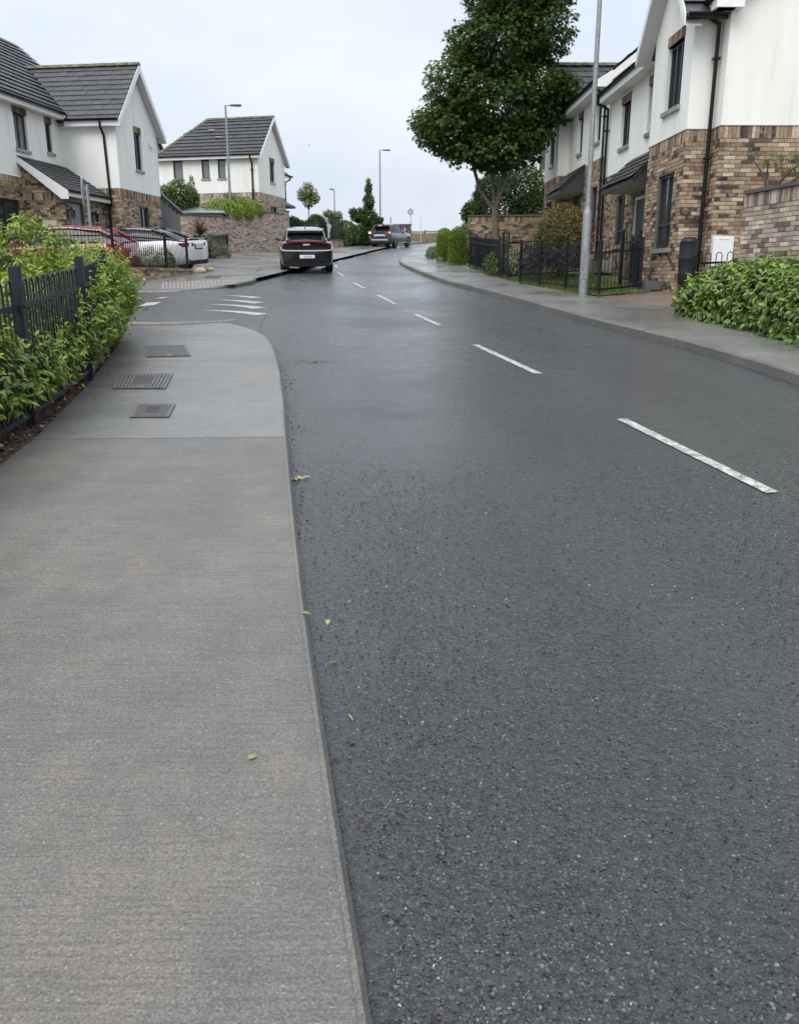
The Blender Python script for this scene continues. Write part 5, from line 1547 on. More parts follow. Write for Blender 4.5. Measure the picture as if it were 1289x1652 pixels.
# ---- left side gardens
bush('bamboo', 'bright green bamboo clump over the far left garden wall', 'shrub', [(-9.3, 46.6, 5.0, 1.1, .8, .65), (-8.6, 47.6, 5.15, .9, .7, .7), (-8.1, 48.6, 5.2, .7, .6, .6), (-9.9, 46.0, 4.7, .7, .6, .6), (-9.0, 47.3, 5.6, .25, .3, .5)], 16000, .15, 'leaf_bamboo', 41, 'garden shrubs', shape='blade', width=.2, droop=.5, shell=.25)
bush('shrub', 'loose leafy shrub beside the boarded lean-to of the left house', 'shrub', [(-11.9, 45.2, 5.3, 1.1, .8, .9), (-11.2, 45.2, 5.7, .7, .7, .8), (-12.4, 44.6, 5.2, .8, .7, .7), (-10.7, 45.8, 5.6, .4, .4, .6)], 8000, .12, 'leaf_mid', 42, 'garden shrubs', shell=.35)
bush('cypress', 'slim columnar dark cypress against the far left white house', 'tree', [(-11.05, 47.6, 6.2, .17, .17, .75), (-11.05, 47.6, 5.4, .22, .22, .8)], 1500, .07, 'leaf_shrub', 43, 'garden and street trees')
for i, (x, y, z, s, lb) in enumerate([(-7.5, 26.3, 2.15, .42, 'cream variegated shrub behind the corner railing beside the red car'), (-7.35, 27.4, 2.15, .42, 'cream variegated shrub behind the corner railing beside the white car'), (-9.0, 24.6, 2.1, .45, 'cream variegated shrub behind the railing in front of the red car')]):
    bush('shrub', lb, 'shrub', [(x, y, z, .3, s, .42), (x - .1, y + .3, z - .05, .28, .4, .35)], 1100, .06, 'leaf_varieg', 44 + i, 'garden shrubs', shape='lance')
bush('shrub', 'cream and green shrub in front of the black panel fence', 'shrub', [(-8.3, 39.3, 2.85, .3, .5, .42), (-8.0, 40.0, 2.8, .35, .4, .36), (-8.55, 38.8, 3.25, .25, .3, .3)], 1500, .075, 'leaf_varieg', 48, 'garden shrubs', shape='lance', tone_shift=-.1)
def cordyline():
    c = Vector((-8.95, 39.6, 3.55)); zb = G(c.x, c.y) + .1
    o = empty('cordyline', (c.x, c.y, zb), 'spiky dark red cordyline in front of the far brick wall', 'plant')
    mb = MB(); mb.tube([(c.x, c.y, zb - .05), c], [.07, .06], 7); mb.build('trunk', M['twig'], o)
    rs = np.random.RandomState(5); n = 150
    d = norm(rs.normal(size=(n, 3)) * np.array((1, 1, .8)) + np.array((0, 0, .55)))
    pos = np.tile(np.array(c), (n, 1)) + d * .03
    up = norm(np.tile(np.array((0, 0, 1.)), (n, 1)) + rs.normal(0, .1, (n, 3)))
    arr = [pos, d, up, rs.uniform(.55, .95, n), np.full(n, .055), rs.uniform(0, 1, n)]
    leaf_parts('blade', *arr, M['leaf_cordyline'], o)
cordyline()
def spiky(label, c, n, L, mat, seed):
    o = empty('spiky_plant', c, label, 'plant')
    rs = np.random.RandomState(seed); c = np.array(c)
    d = norm(rs.normal(size=(n, 3)) * np.array((1, 1, .4)) + np.array((0, 0, 1.0)))
    leaf_parts('blade', np.tile(c, (n, 1)), d, np.tile(np.array((0, 0, 1.)), (n, 1)), L * rs.uniform(.6, 1.1, n), np.full(n, .06), rs.uniform(0, 1, n), M[mat], o)

# ---- far end of the road
bush('hedge', 'dark green hedge behind the black hatchback', 'hedge', [(-6.9, 57, 4.6, .7, .7, .9), (-6.3, 57.6, 4.5, .6, .7, .75), (-5.9, 58.6, 4.4, .5, .7, .7)], 9000, .13, 'leaf_shrub', 51, 'garden hedges')
bush('shrub', 'domed dark green shrub left of the far street lamp', 'shrub', [(-5.75, 61, 4.95, .75, .7, .95), (-5.75, 61, 4.3, .75, .7, .7)], 6500, .13, 'leaf_shrub', 52, 'garden shrubs')
def small_tree(label, bx, by, ztop_lobes, zfork, n, size, mat, seed, trunk_r=.07, shell=.3):
    o = empty('tree', (bx, by, G(bx, by) + .1), label, 'tree', 'garden and street trees')
    mb = MB(); zb = G(bx, by)
    mb.tube([(bx, by, zb), (bx + .02, by, (zb + zfork) / 2), (bx, by, zfork)], [trunk_r, trunk_r * .8, trunk_r * .7], 6)
    r = random.Random(seed)
    for k in range(10):
        q = r.choice(ztop_lobes); tip = Vector((q[0] + r.uniform(-.7, .7) * q[3], q[1] + r.uniform(-.7, .7) * q[4], q[2] + r.uniform(-.2, .7) * q[5]))
        mb.tube([(bx, by, zfork - .1), Vector((bx, by, zfork)).lerp(tip, .5) + Vector((0, 0, .1)), tip], [trunk_r * .5, trunk_r * .3, .008], 4)
    mb.build('trunk', M['bark'], o)
    rs = np.random.RandomState(seed); p, nn = sample_lobes(ztop_lobes, n, rs, shell, -1, .3); m = len(p)
    ax = norm(norm(rs.normal(size=(m, 3))) + nn * .4 + np.array((0, 0, -.3))); up = norm(nn + np.array((0, 0, .6)) + rs.normal(0, .4, (m, 3)))
    link('crown', leaves_mesh('crown', 'diamond', p, ax, up, size * rs.uniform(.7, 1.3, m), np.full(m, 1.), np.clip(rs.uniform(0, 1, m), 0, 1), M[mat]), None, o, kind='stuff')
small_tree('small round headed tree on a thin trunk beyond the black hatchback', -6.55, 64, [(-6.6, 64, 7.6, .7, .6, .5), (-6.9, 64, 7.35, .45, .5, .35), (-6.1, 64, 7.25, .4, .5, .4), (-6.5, 64, 6.95, .45, .5, .4), (-6.55, 64, 8.0, .35, .4, .25)], 6.5, 1700, .14, 'leaf_yellow', 53, .05)
small_tree('flat topped yellow green sapling beside the distant thin lamp post', -5.2, 70, [(-5.6, 70, 6.6, .45, .4, .3), (-4.9, 70, 6.5, .4, .4, .3), (-5.2, 70, 6.1, .5, .4, .35)], 5.6, 1300, .13, 'leaf_yellow', 54, .04)
small_tree('tall irregular dark tree rising behind the silver grey car', -2.5, 66.5, [(-2.4, 66.5, 6.1, .75, .7, .75), (-3.1, 66.5, 6.2, .6, .6, .5), (-1.9, 66.5, 5.7, .55, .6, .4), (-2.3, 66.5, 7.2, .42, .45, .6), (-2.3, 66.5, 8.1, .25, .3, .4), (-2.3, 66.5, 8.6, .12, .15, .2), (-2.4, 66.5, 5.0, .5, .5, .6), (-1.5, 66.5, 5.9, .3, .4, .2), (-3.5, 66.5, 6.5, .3, .4, .2)], 5.2, 6500, .15, 'leaf_shrub', 55, .1, .25)
bush('hedge', 'dark green hedge at the bend behind the silver grey car', 'hedge', [(-3.0, 65.6, 4.6, .8, .6, .9), (-2.2, 66.2, 4.6, .7, .6, .8), (-1.5, 67.2, 4.7, .6, .6, .7)], 8000, .13, 'leaf_shrub', 56, 'garden hedges')
bush('hedge', 'mid green hedge left of the bend by the far railing', 'hedge', [(-4.0, 64.2, 4.4, .55, .6, .85), (-4.5, 65.0, 4.8, .6, .6, .85), (-4.0, 66, 5.2, .7, .6, .6)], 6500, .13, 'leaf_mid', 57, 'garden hedges')
bush('shrub', 'small rounded bush on the skyline beyond the timber fence', 'shrub', [(4.3, 92, 5.6, 1.1, .8, .55), (5.0, 92, 5.4, .8, .8, .45)], 900, .16, 'leaf_mid', 58, 'garden shrubs', base=lambda x, y: G(x, y))
bush('shrub', 'low green bank of shrubs right of the timber fence', 'shrub', [(2.9, 52, 3.7, .7, 1.2, .6), (3.3, 47, 3.6, .7, 1.2, .75), (3.4, 43, 3.6, .5, .9, .9)], 3000, .1, 'leaf_mid', 59, 'garden shrubs')

# ---- grass, mulch and litter that nobody could count
def blades(name, label, cat, pts_fn, n, h, mat, seed, wid=.12):
    rs = np.random.RandomState(seed); pos = pts_fn(rs, n); m = len(pos)
    ax = norm(rs.normal(0, .35, (m, 3)) + np.array((0, 0, 1.))); up = norm(rs.normal(size=(m, 3)))
    o = link(name, leaves_mesh(name, 'blade', pos, ax, up, h * rs.uniform(.5, 1.3, m), np.full(m, wid), rs.uniform(0, 1, m), M[mat]), kind='stuff')
    return tag(o, label, cat, kind='stuff')
def lawn_pts(rs, n):
    res = []
    while len(res) < n:
        y = rs.uniform(17.9, 31); fx = np.interp(y, [17.9, 22.3, 24.1, 26.7, 31.5], [4.12, 3.07, 2.9, 2.62, 2.5])
        x = fx + rs.uniform(0, 2.0) ** 1.0
        if x > 5.15 + .4 * (y > 22): continue
        res.append((x, y, G(x, y) + plotR(x, y)))
    return np.array(res)
blades('grass', 'short mown grass inside the right hand railing', 'grass', lawn_pts, 26000, .07, 'grass', 61, .14)
def field_pts(rs, n):
    x = rs.uniform(-4, 14, n); y = rs.uniform(81.5, 100, n)
    return np.stack([x, y, np.array([G(a, b) - .1 for a, b in zip(x, y)])], 1)
blades('dry_grass', 'tall straw coloured grass beyond the timber fence', 'grass', field_pts, 14000, .95, 'dry_grass', 62, .07)
def mulch_pts(rs, n):
    y = rs.uniform(2.5, 13.2, n); bx = np.interp(y, [p[1] for p in pathL_back[:10]], [p[0] for p in pathL_back[:10]])
    x = bx - rs.uniform(.0, .75, n)
    return np.stack([x, y, np.array([G(a, b) + .08 for a, b in zip(x, y)])], 1)
rs = np.random.RandomState(63); mp_ = mulch_pts(rs, 9000); m = len(mp_)
o = link('mulch', leaves_mesh('mulch', 'diamond', mp_ + rs.uniform(0, .025, (m, 1)) * np.array((0, 0, 1.)), norm(rs.normal(size=(m, 3)) * np.array((1, 1, .25))), norm(np.array((0, 0, 1.)) + rs.normal(0, .5, (m, 3))), rs.uniform(.015, .055, m), rs.uniform(.4, 1.1, m), rs.uniform(0, 1, m) ** 1.6, M['mulch']))
tag(o, 'reddish brown bark chips along the foot of the left railing', 'mulch', kind='stuff')
# grit and wet crumbs washed into the left gutter and lying at the right kerb
rs = np.random.RandomState(64); P = []
for k in range(900):
    i = rs.randint(8, len(KL) - 22); a = Vector(KL[i]).lerp(Vector(KL[i + 1]), rs.rand()); x = a.x + abs(rs.normal(0, .07)) + .005; y = a.y
    if y < 4.2 and rs.rand() < .75: continue
    if abs(math.sin(y * 2.3)) < .35 and rs.rand() < .7: continue
    P.append((x, y))
for k in range(90):
    x = -1.3 + abs(rs.normal(0, .35)); y = 10.6 + rs.normal(0, .035); P.append((x, y))
P = np.array([(x, y, G(x, y) + .002) for x, y in P]); m = len(P)
o = link('gutter_grit', leaves_mesh('gutter_grit', 'diamond', P, norm(rs.normal(size=(m, 3)) * np.array((1, 1, .3))), norm(np.array((0, 0, 1.)) + rs.normal(0, .5, (m, 3))), rs.uniform(.006, .028, m), rs.uniform(.6, 1.4, m), rs.uniform(0, .4, m), M['mulch']))
tag(o, 'dark grit and leaf crumbs washed along the left kerb', 'grit', kind='stuff')
# loose stone chips proud of the asphalt close to the viewer
rs = np.random.RandomState(65); m = 90000
y = 1.1 + rs.rand(m) ** 1.7 * 4.6; x = rs.uniform(-1.3, 1, m) * 0 + rs.uniform(-.5, 1, m) * (1.0 + .48 * y)
kx = np.interp(y, [p[1] for p in KL[:40]], [p[0] for p in KL[:40]])
ok = x > kx + .06; x, y = x[ok], y[ok]; m = len(x)
P = np.stack([x, y, np.array([G(a, b) - .0028 for a, b in zip(x, y)])], 1)
t = NT('chip'); t.col(t.ramp(t.attr(), [(.0, (.016, .017, .018)), (.5, (.045, .047, .048)), (.85, (.085, .086, .084)), (.97, (.14, .135, .125)), (1, (.32, .3, .27))])); t.set(Roughness=.28); M['chip'] = t.m
o = link('stone_chips', leaves_mesh('stone_chips', 'diamond', P, norm(rs.normal(size=(m, 3)) * np.array((1, 1, .3))), norm(np.array((0, 0, 1.)) + rs.normal(0, .3, (m, 3))), rs.uniform(.004, .0125, m), rs.uniform(.9, 1.8, m), .25 + .75 * rs.uniform(0, 1, m) ** 1.6, M['chip']))
tag(o, 'pale stone chips scattered over the wet asphalt', 'stone chips', kind='stuff')
# single fallen leaves
for i, (x, y, s, az, tn, lb) in enumerate([(-.47, 2.3, .036, 40, .75, 'yellow green leaf lying alone on the left footpath'), (-.42, 3.33, .042, 90, .6, 'flat green leaf lying across the kerb edge'), (-.31, 3.36, .04, 175, .85, 'pale green leaf on the asphalt just off the kerb'), (-.27, 2.98, .034, 60, .05, 'brown crumpled leaf on the asphalt below the kerb leaf'), (-.18, 2.62, .042, 150, 1., 'thin pinkish leaf stalk on the asphalt'), (-.25, 4.98, .035, 80, .02, 'small dark red leaf out on the asphalt'), (-.70, 5.5, .06, 70, .9, 'clump of pale dead leaves against the left kerb')]):
    z = G(x, y) + (path_off(x, y) + .008 if i < 2 else .006)
    o = empty('fallen_leaf', (x, y, z), lb, 'leaf', 'fallen leaves')
    a = R(az); k = 1 if i < 6 else 7
    rs = np.random.RandomState(70 + i)
    pos = np.tile(np.array((x, y, z)), (k, 1)) + rs.normal(0, .03, (k, 3)) * np.array((1, 1, .2)) * (k > 1)
    ax = norm(np.array([(math.sin(a + j * 1.3), math.cos(a + j * 1.3), .05 + .3 * (k > 1) * rs.rand()) for j in range(k)]))
    link('blade', leaves_mesh('blade', 'oval' if i != 4 else 'lance', pos, ax, norm(np.tile(np.array((.1, 0, 1.)), (k, 1))), np.full(k, s), np.full(k, 1.3 if i != 4 else .5), np.full(k, tn), M['fallen']), None, o, kind='stuff' if k > 1 else None)

# ================================================================== RAILINGS, LAMPS, SIGNS
HOOPS = {}
def hoop_mesh(w, hgt, r, mat):
    key = (round(w, 3), round(hgt, 3), r, mat)
    if key not in HOOPS:
        mb = MB()
        path = [(-w / 2, 0, 0), (-w / 2, 0, hgt - w / 2)]
        for k in range(1, 6):
            a = math.pi - math.pi * k / 6; path.append((w / 2 * math.cos(a), 0, hgt - w / 2 + w / 2 * math.sin(a)))
        path += [(w / 2, 0, hgt - w / 2), (w / 2, 0, 0)]
        mb.tube(path, r, 5)
        HOOPS[key] = mb.mesh('bow_bar', M[mat], smooth=True, sharp=60)
    return HOOPS[key]
def railing(name, label, pts, zfn, hgt=1.1, post_h=1.2, post=.06, hoop=.1, gap=.1, r=.008, mat='rail_black', bottom=.08, rail_drop=.22, group='bow topped iron railings', posts=None, zbar=None, fine=True):
    """pts: plan points of the posts; hoops between them follow the ground"""
    o = empty(name, (pts[0][0], pts[0][1], zfn(*pts[0])), label, 'railing', group)
    pinv = world_of(o).inverted()
    for i, p in enumerate(pts):
        if posts is not None and not posts[i]: continue
        z = zfn(*p)
        nx = pts[min(i + 1, len(pts) - 1)]; pv = pts[max(i - 1, 0)]
        a = math.atan2(nx[1] - pv[1], nx[0] - pv[0])
        mb = MB(); mb.cbox((p[0], p[1], z + post_h / 2 - .05), (post, post, post_h + .1), a)
        po = mb.build('post', M[mat], o)
        if fine:
            mb = MB()
            for zz in (hgt - rail_drop, bottom + .02):
                c = Vector((p[0], p[1], z + zz)) + Vector((math.sin(a), -math.cos(a), 0)) * (post / 2)
                mb.lathe(c, [(.001, .016), (.012, .012), (.016, 0), (.012, -.012), (.001, -.016)], 6)
                mb.build('bolt', M['rail_black'], po); mb = MB()
    for i in range(len(pts) - 1):
        a, b = Vector(pts[i]), Vector(pts[i + 1]); L = (b - a).length; d = (b - a).normalized()
        za, zb = zfn(*pts[i]), zfn(*pts[i + 1])
        for zz, nm in ((hgt - rail_drop, 'top_rail'), (bottom, 'bottom_rail')):
            mb = MB(); p0 = Vector((a.x, a.y, za + zz)); p1 = Vector((b.x, b.y, zb + zz))
            n = Vector((-d.y, d.x, 0)) * (.012 if fine else .008)
            mb.box(p0 - n - Z * (.02 if fine else .012), p1 - p0, n * 2, Z * (.04 if fine else .024)); mb.build(nm, M[mat], o)
        pitch = hoop + gap
        cnt = max(1, int((L - post - gap * .6) / pitch)); s0 = (L - cnt * pitch + gap) / 2 + hoop / 2
        me = hoop_mesh(hoop, hgt - bottom + .02, r, mat)
        for k in range(cnt):
            s = s0 + k * pitch; p = a + d * s; z = za + (zb - za) * s / L + bottom - .02
            q = bpy.data.objects.new('bow_bar', me); q.parent = o; q.matrix_parent_inverse = pinv
            q.matrix_basis = Matrix.Translation((p.x, p.y, z)) @ Matrix.Rotation(math.atan2(d.y, d.x), 4, 'Z')
            COL.objects.link(q)
    return o
zl = lambda x, y: G(x, y) + .09
railing('railing', 'navy bow topped railing half buried in the near hedge', [(-2.74, 2.2), (-2.86, 4.5), (-2.98, 6.75), (-3.28, 8.95), (-3.78, 11.15), (-4.5, 12.9), (-6.2, 13.6), (-8.6, 13.7)], zl, 1.14, 1.24, .075, .09, .085, .0095, 'rail_navy', .09, .2)
z2 = lambda x, y: 1.93
railing('railing', 'black bow topped railing on the low buff corner wall', [(-13.7, 24.25), (-11.0, 24.25), (-9.5, 24.25), (-7.9, 24.2), (-7.08, 26.5), (-6.85, 28.25)], z2, 1.04, 1.04, .06, .1, .1, .009, 'rail_black', .06, .2)
zr = lambda x, y: G(x, y) + plotR(x, y)
railing('railing', 'black bow topped railing round the lawn behind the galvanised lamp post', [(3.12, 22.55), (3.42, 21.2), (3.78, 19.8), (4.16, 18.1), (5.12, 18.5), (5.2, 19.6)], zr, 1.02, 1.08, .05, .09, .09, .008, 'rail_black', .1, .18)
railing('railing', 'taller black garden gate railing between the tree and the lawn', [(2.9, 24.6), (2.98, 24.0), (3.9, 24.5), (5.2, 24.6)], zr, 1.15, 1.25, .05, .09, .09, .008, 'rail_black', .1, .18)
railing('railing', 'black railing in front of the tree trunk', [(2.52, 31.4), (2.6, 29.6), (2.7, 27.6), (2.88, 25.2)], zr, 1.05, 1.15, .05, .09, .09, .008, 'rail_black', .1, .18)
railing('railing', 'short black bow topped railing between water butt and laurel', [(5.38, 15.95), (6.28, 16.0)], lambda x, y: G(x, y) + .15, .84, .80, .05, .105, .1, .009, 'rail_black', .12, .18)
railing('railing', 'black gate leaf standing by the front step of the right house', [(5.05, 19.9), (5.2, 19.0)], lambda x, y: G(x, y) + .25, 1.05, 1.12, .05, .09, .07, .008, 'rail_black', .08, .18)
railing('railing', 'low black panel fence beside the cordyline', [(-8.9, 38.3), (-8.5, 39.2), (-7.95, 40.6)], lambda x, y: G(x, y) + .1, .98, 1.02, .08, .07, .025, .014, 'rail_black', .1, .12)
railing('railing', 'dark railing on a low wall at the far bend', [(-5.4, 60.4), (-4.7, 61.8), (-4.1, 63.4)], lambda x, y: G(x, y) + .6, 1.5, 1.55, .07, .1, .1, .014, 'rail_black', .08, .2, fine=False)
garden_wall([(-5.35, 60.2), (-4.05, 63.4)], [3.3], [4.28], 'low brick wall carrying the dark railing at the far bend', 'brick_grey', 99, side=-1)

def lamp(label, x, y, z0, top, arm_dir, base_h=1.7, r0=.095, r1=.06, arm=.45, has_arm=True):
    o = empty('street_lamp', (x, y, z0), label, 'street lamp', 'street lamps')
    mb = MB(); mb.lathe((x, y, z0), [(r0 * 1.02, -.1), (r0, .0), (r0, base_h - .06), (r0 * .92, base_h - .02), (r1 * 1.15, base_h + .05), (r1 * 1.1, base_h + .08)], 14)
    sh = mb.build('base_column', M['galv'], o, smooth=True)
    mb = MB(); a, c = x + .04, y - r0
    mb.box((x - .05, y - r0 - .006, z0 + .35), (.1, 0, 0), (0, .02, 0), (0, 0, .55)); mb.build('access_door', M['galv'], sh)
    mb = MB(); mb.lathe((x, y, z0), [(r1 * 1.08, base_h + .02), (r1, base_h + .5), (r1 * .72, top - z0)], 12)
    mb.build('shaft', M['galv'], o, smooth=True)
    d = Vector((arm_dir[0], arm_dir[1], 0)).normalized()
    p = Vector((x, y, top))
    mb = MB(); mb.tube([p - Z * .15, p, p + d * .15 + Z * .01, p + d * .3 + Z * .01], .028, 7); mb.build('bracket', M['galv'], o)
    q = p + d * .25; n = Vector((-d.y, d.x, 0))
    mb = MB(); mb.prism([q - n * .06 - Z * .03, q + d * .55 - n * .12 - Z * .02, q + d * .55 + n * .12 - Z * .02, q + n * .06 - Z * .03], Z * .075)
    hd = mb.build('lamp_head', M['frame_grey'], o)
    mb = MB(); mb.prism([q + d * .18 - n * .06 - Z * .035, q + d * .5 - n * .09 - Z * .027, q + d * .5 + n * .09 - Z * .027, q + d * .18 + n * .06 - Z * .035], -Z * .012); mb.build('lens', M['pale_lens_trim'], hd)
    return o
lamp('tall galvanised lamp post on the right footpath by the railing', 3.88, 18.3, 1.27, 9.2, (-1, 0), 1.7, .095, .054)
lamp('lamp post in front of the stepped brick wall on the left', -8.93, 47.0, 3.0, 10.2, (1, .1), 1.75, .1, .07)
lamp('lamp post behind the silver grey car at the bend', -1.5, 69, 4.1, 11.1, (1, .2), 1.6, .1, .065)
lamp('most distant thin lamp post beside the yellow green sapling', -5.7, 78, 4.6, 9.1, (-.3, -1), 1.4, .09, .055)

def pole(name, label, x, y, z0, z1, r=.035, mat='steel', cat='post'):
    o = empty(name, (x, y, z0), label, cat)
    mb = MB(); mb.lathe((x, y, z0), [(r, -.05), (r, z1 - z0 - .01), (r * .8, z1 - z0), (.001, z1 - z0 + .004)], 10); mb.build('pole', M[mat], o, smooth=True)
    return o
# speed limit sign at the far end
s = empty('speed_sign', (.95, 75, 4.45), 'round red ringed speed limit sign beside the stone pillar', 'sign')
mb = MB(); mb.lathe((.95, 75, 4.4), [(.035, 0), (.035, 2.95), (.001, 2.96)], 8); mb.build('pole', M['post_pale'], s)
def disc(c, r0, r1, y, mat, name, parent, n=28, th=.006):
    mb = MB()
    for k in range(n):
        a, b = 2 * math.pi * k / n, 2 * math.pi * (k + 1) / n
        mb.face([(c[0] + r0 * math.cos(a), y, c[1] + r0 * math.sin(a)), (c[0] + r1 * math.cos(a), y, c[1] + r1 * math.sin(a)), (c[0] + r1 * math.cos(b), y, c[1] + r1 * math.sin(b)), (c[0] + r0 * math.cos(b), y, c[1] + r0 * math.sin(b))])
    return mb.build(name, M[mat], parent)
mb = MB(); n = 28; mb.prism([(.93 + .235 * math.cos(2 * math.pi * k / n), 74.955, 7.08 + .235 * math.sin(2 * math.pi * k / n)) for k in range(n)], (0, .02, 0)); pl = mb.build('sign_plate', M['sign_white'], s)
disc((.93, 7.08), .165, .235, 74.95, 'sign_red', 'red_ring', pl)
def text_mesh(body, size, name, mat, parent, mtx):
    cu = bpy.data.curves.new(name, 'FONT'); cu.body = body; cu.size = size; cu.align_x = 'CENTER'; cu.align_y = 'CENTER'; cu.extrude = .002
    tmp = bpy.data.objects.new(name, cu); COL.objects.link(tmp)
    dg = bpy.context.evaluated_depsgraph_get(); me = bpy.data.meshes.new_from_object(tmp.evaluated_get(dg))
    bpy.data.objects.remove(tmp); me.materials.clear(); me.materials.append(M[mat])
    me.transform(mtx)
    return link(name, me, None, parent)
text_mesh('50', .27, 'numeral', 'ink', pl, Matrix.Translation((.93, 74.945, 7.08)) @ Matrix.Rotation(math.pi / 2, 4, 'X'))
pole('bare_post', 'bare thin metal post behind the timber fence', 1.92, 79, 4.6, 7.2, .035)
pole('bare_post', 'dark thin post seen above the silver grey car', -.8, 80, 4.6, 7.0, .04, 'frame_grey')
# sign seen almost edge-on by the left railing
s = empty('road_sign', (-9.35, 26.75, 1.6), 'pale metal sign post seen edge-on in front of the left porch', 'sign')
mb = MB(); mb.lathe((-9.35, 26.75, 1.6), [(.05, -.1), (.05, 2.72), (.001, 2.74)], 10); mb.build('pole', M['galv'], s, smooth=True)
mb = MB(); n = 20
mb.prism([(-9.46 + .02 * math.cos(2 * math.pi * k / n), 26.72 + .05 * math.cos(2 * math.pi * k / n), 4.12 + .42 * math.sin(2 * math.pi * k / n)) for k in range(n)], (-.02, .004, 0)); pl = mb.build('sign_plate', M['steel'], s)
mb = MB(); mb.box((-9.46, 26.73, 4.2), (.12, 0, 0), (0, .04, 0), (0, 0, .05)); mb.build('clamp', M['galv'], s)

# stone pillar with notice and timber fence closing the view
p = empty('stone_pillar', (.35, 74, 4.5), 'brown stone gate pillar with a white notice beside the timber fence', 'pillar')
mb = MB(); mb.box((.03, 74, 4.3), (.95, 0, 0), (0, .6, 0), (0, 0, 1.66)); body = mb.build('core', M['mortar'], p)
wl = Wall((.03, 74), (1, 0, 0), (0, -1, 0)); jb = MB(); wl.joined(jb, [(a, b, min(.33, l * 1.0), h, t_ * .45) for a, b, l, h, t_ in wl.courses(0, .95, 4.4, 5.96, (), 5, soldier=False, bl=.3, ch=.15, bh=.138)]); jb.build('stonework', M['brick'], body, kind='stuff')
mb = MB(); mb.box((-.02, 73.95, 5.96), (1.05, 0, 0), (0, .7, 0), (0, 0, .1)); mb.build('cap', M['stone_coping'], p)
mb = MB(); mb.box((.1, 73.96, 5.2), (.42, 0, 0), (0, .03, 0), (0, 0, .46)); mb.build('notice', M['sign_white'], p)
f = empty('timber_fence', (2.5, 80, 4.8), 'weathered timber post and rail fence across the end of the road', 'fence')
for k in range(8):
    x = 1.0 + k * 1.25; z = G(x, 80)
    mb = MB(); mb.box((x, 80, z - .1), (.12, 0, 0), (0, .12, 0), (0, 0, 1.2)); mb.build('post', M['timber'], f)
    for j in range(6):
        mb = MB(); mb.box((x + .125 + j * .19, 80.03, z - .05), (.165, 0, 0), (0, .03, 0), (0, 0, .85)); mb.build('board', M['dry_timber' if 'dry_timber' in M else 'timber'], f)
    mb = MB(); mb.box((x - .02, 79.96, z + .9), (1.28, 0, 0), (0, .05, 0), (0, 0, .1)); mb.build('rail', M['timber'], f)

# ------------------------------------------------------------------ small garden things
b = empty('water_butt', (5.64, 17.12, 1.38), 'tall black plastic water butt against the bay of the right house', 'water butt')
mb = MB(); mb.lathe((5.64, 17.12, 1.40), [(.13, 0), (.15, .02), (.165, .28), (.17, .3), (.16, .33), (.175, .58), (.18, .6), (.17, .63), (.175, .82), (.165, .9), (.17, .915), (.15, .96), (.12, .975), (.115, 1.0), (.001, 1.005)], 20); mb.build('barrel', M['butt_black'], b, smooth=True, sharp=50)
mb = MB(); mb.lathe((5.64, 17.12, 1.2), [(.17, 0), (.16, .2), (.001, .2)], 14); mb.build('stand', M['butt_black'], b)
mb = MB(); mb.tube([(5.6, 16.96, 1.55), (5.6, 16.9, 1.55), (5.6, 16.9, 1.51)], .015, 6); mb.build('tap', M['black_plastic'], b)
pl = empty('flower_trough', (4.95, 21.3, 2.0), 'white trough of orange flowers under the right house window', 'planter')
mb = MB(); mb.box((5.4, 23.4, 1.85), (.3, 0, 0), (0, 1.3, 0), (0, 0, .25)); mb.build('trough', M['sill'], pl)
rs = np.random.RandomState(8); n = 240; P = np.stack([rs.uniform(5.4, 5.7, n), rs.uniform(23.4, 24.7, n), rs.uniform(2.1, 2.32, n)], 1)
link('flowers', leaves_mesh('flowers', 'diamond', P, norm(rs.normal(size=(n, 3))), norm(rs.normal(size=(n, 3)) + np.array((0, 0, 1.))), np.full(n, .05), np.full(n, 1.2), rs.uniform(0, 1, n), M['leaf_photinia']), None, pl, kind='stuff')
sh = empty('garden_shed', (-9.9, 45.2, 3.0), 'grey green shed roof just showing over the far left garden wall', 'shed')
mb = MB(); mb.prism([(-10.9, 44.6, 4.85), (-9.0, 45.6, 4.92), (-9.2, 46.3, 5.2), (-11.0, 45.4, 5.15)], (0, 0, -.04)); mb.build('roof', M['shed_roof'], sh)
mb = MB(); mb.prism([(-9.0, 45.6, 4.9), (-9.2, 46.3, 5.18), (-8.85, 46.2, 4.8)], (0, 0, -.04)); mb.build('roof_end', M['shed_roof'], sh)
mb = MB(); mb.prism([(-10.8, 44.75, 2.9), (-9.1, 45.65, 2.9), (-9.3, 46.2, 2.9), (-10.9, 45.3, 2.9)], (0, 0, 1.94)); mb.build('wall', M['timber'], sh)
def rock(x, y, s, label, seed):
    r = random.Random(seed); bm = bmesh.new(); bmesh.ops.create_icosphere(bm, subdivisions=2, radius=1)
    for v in bm.verts: v.co *= 1 + r.uniform(-.18, .18); v.co = Vector((v.co.x * s * 1.4, v.co.y * s, v.co.z * s * .7))
    me = bpy.data.meshes.new('rock'); bm.to_mesh(me); bm.free(); me.polygons.foreach_set('use_smooth', [True] * len(me.polygons)); me.materials.append(M['rock'])
    o = link('rock', me); o.location = (x, y, G(x, y) + .12 + s * .3); tag(o, label, 'rock', 'stones beside the white car')
rock(-6.72, 29.2, .17, 'pale boulder under the rear of the white car', 1); rock(-6.6, 30.2, .13, 'smaller pale stone beyond the white car bumper', 2); rock(-6.95, 30.9, .12, 'small stone at the foot of the drive beyond the white car', 3)
bd = MB()
for sgn in (1, -1):
    bd.face([(-4.0, 40, 7.32), (-4.0 + sgn * .02, 40.04, 7.33), (-4.0 + sgn * .07, 40.02, 7.37), (-4.0 + sgn * .03, 39.98, 7.34)])
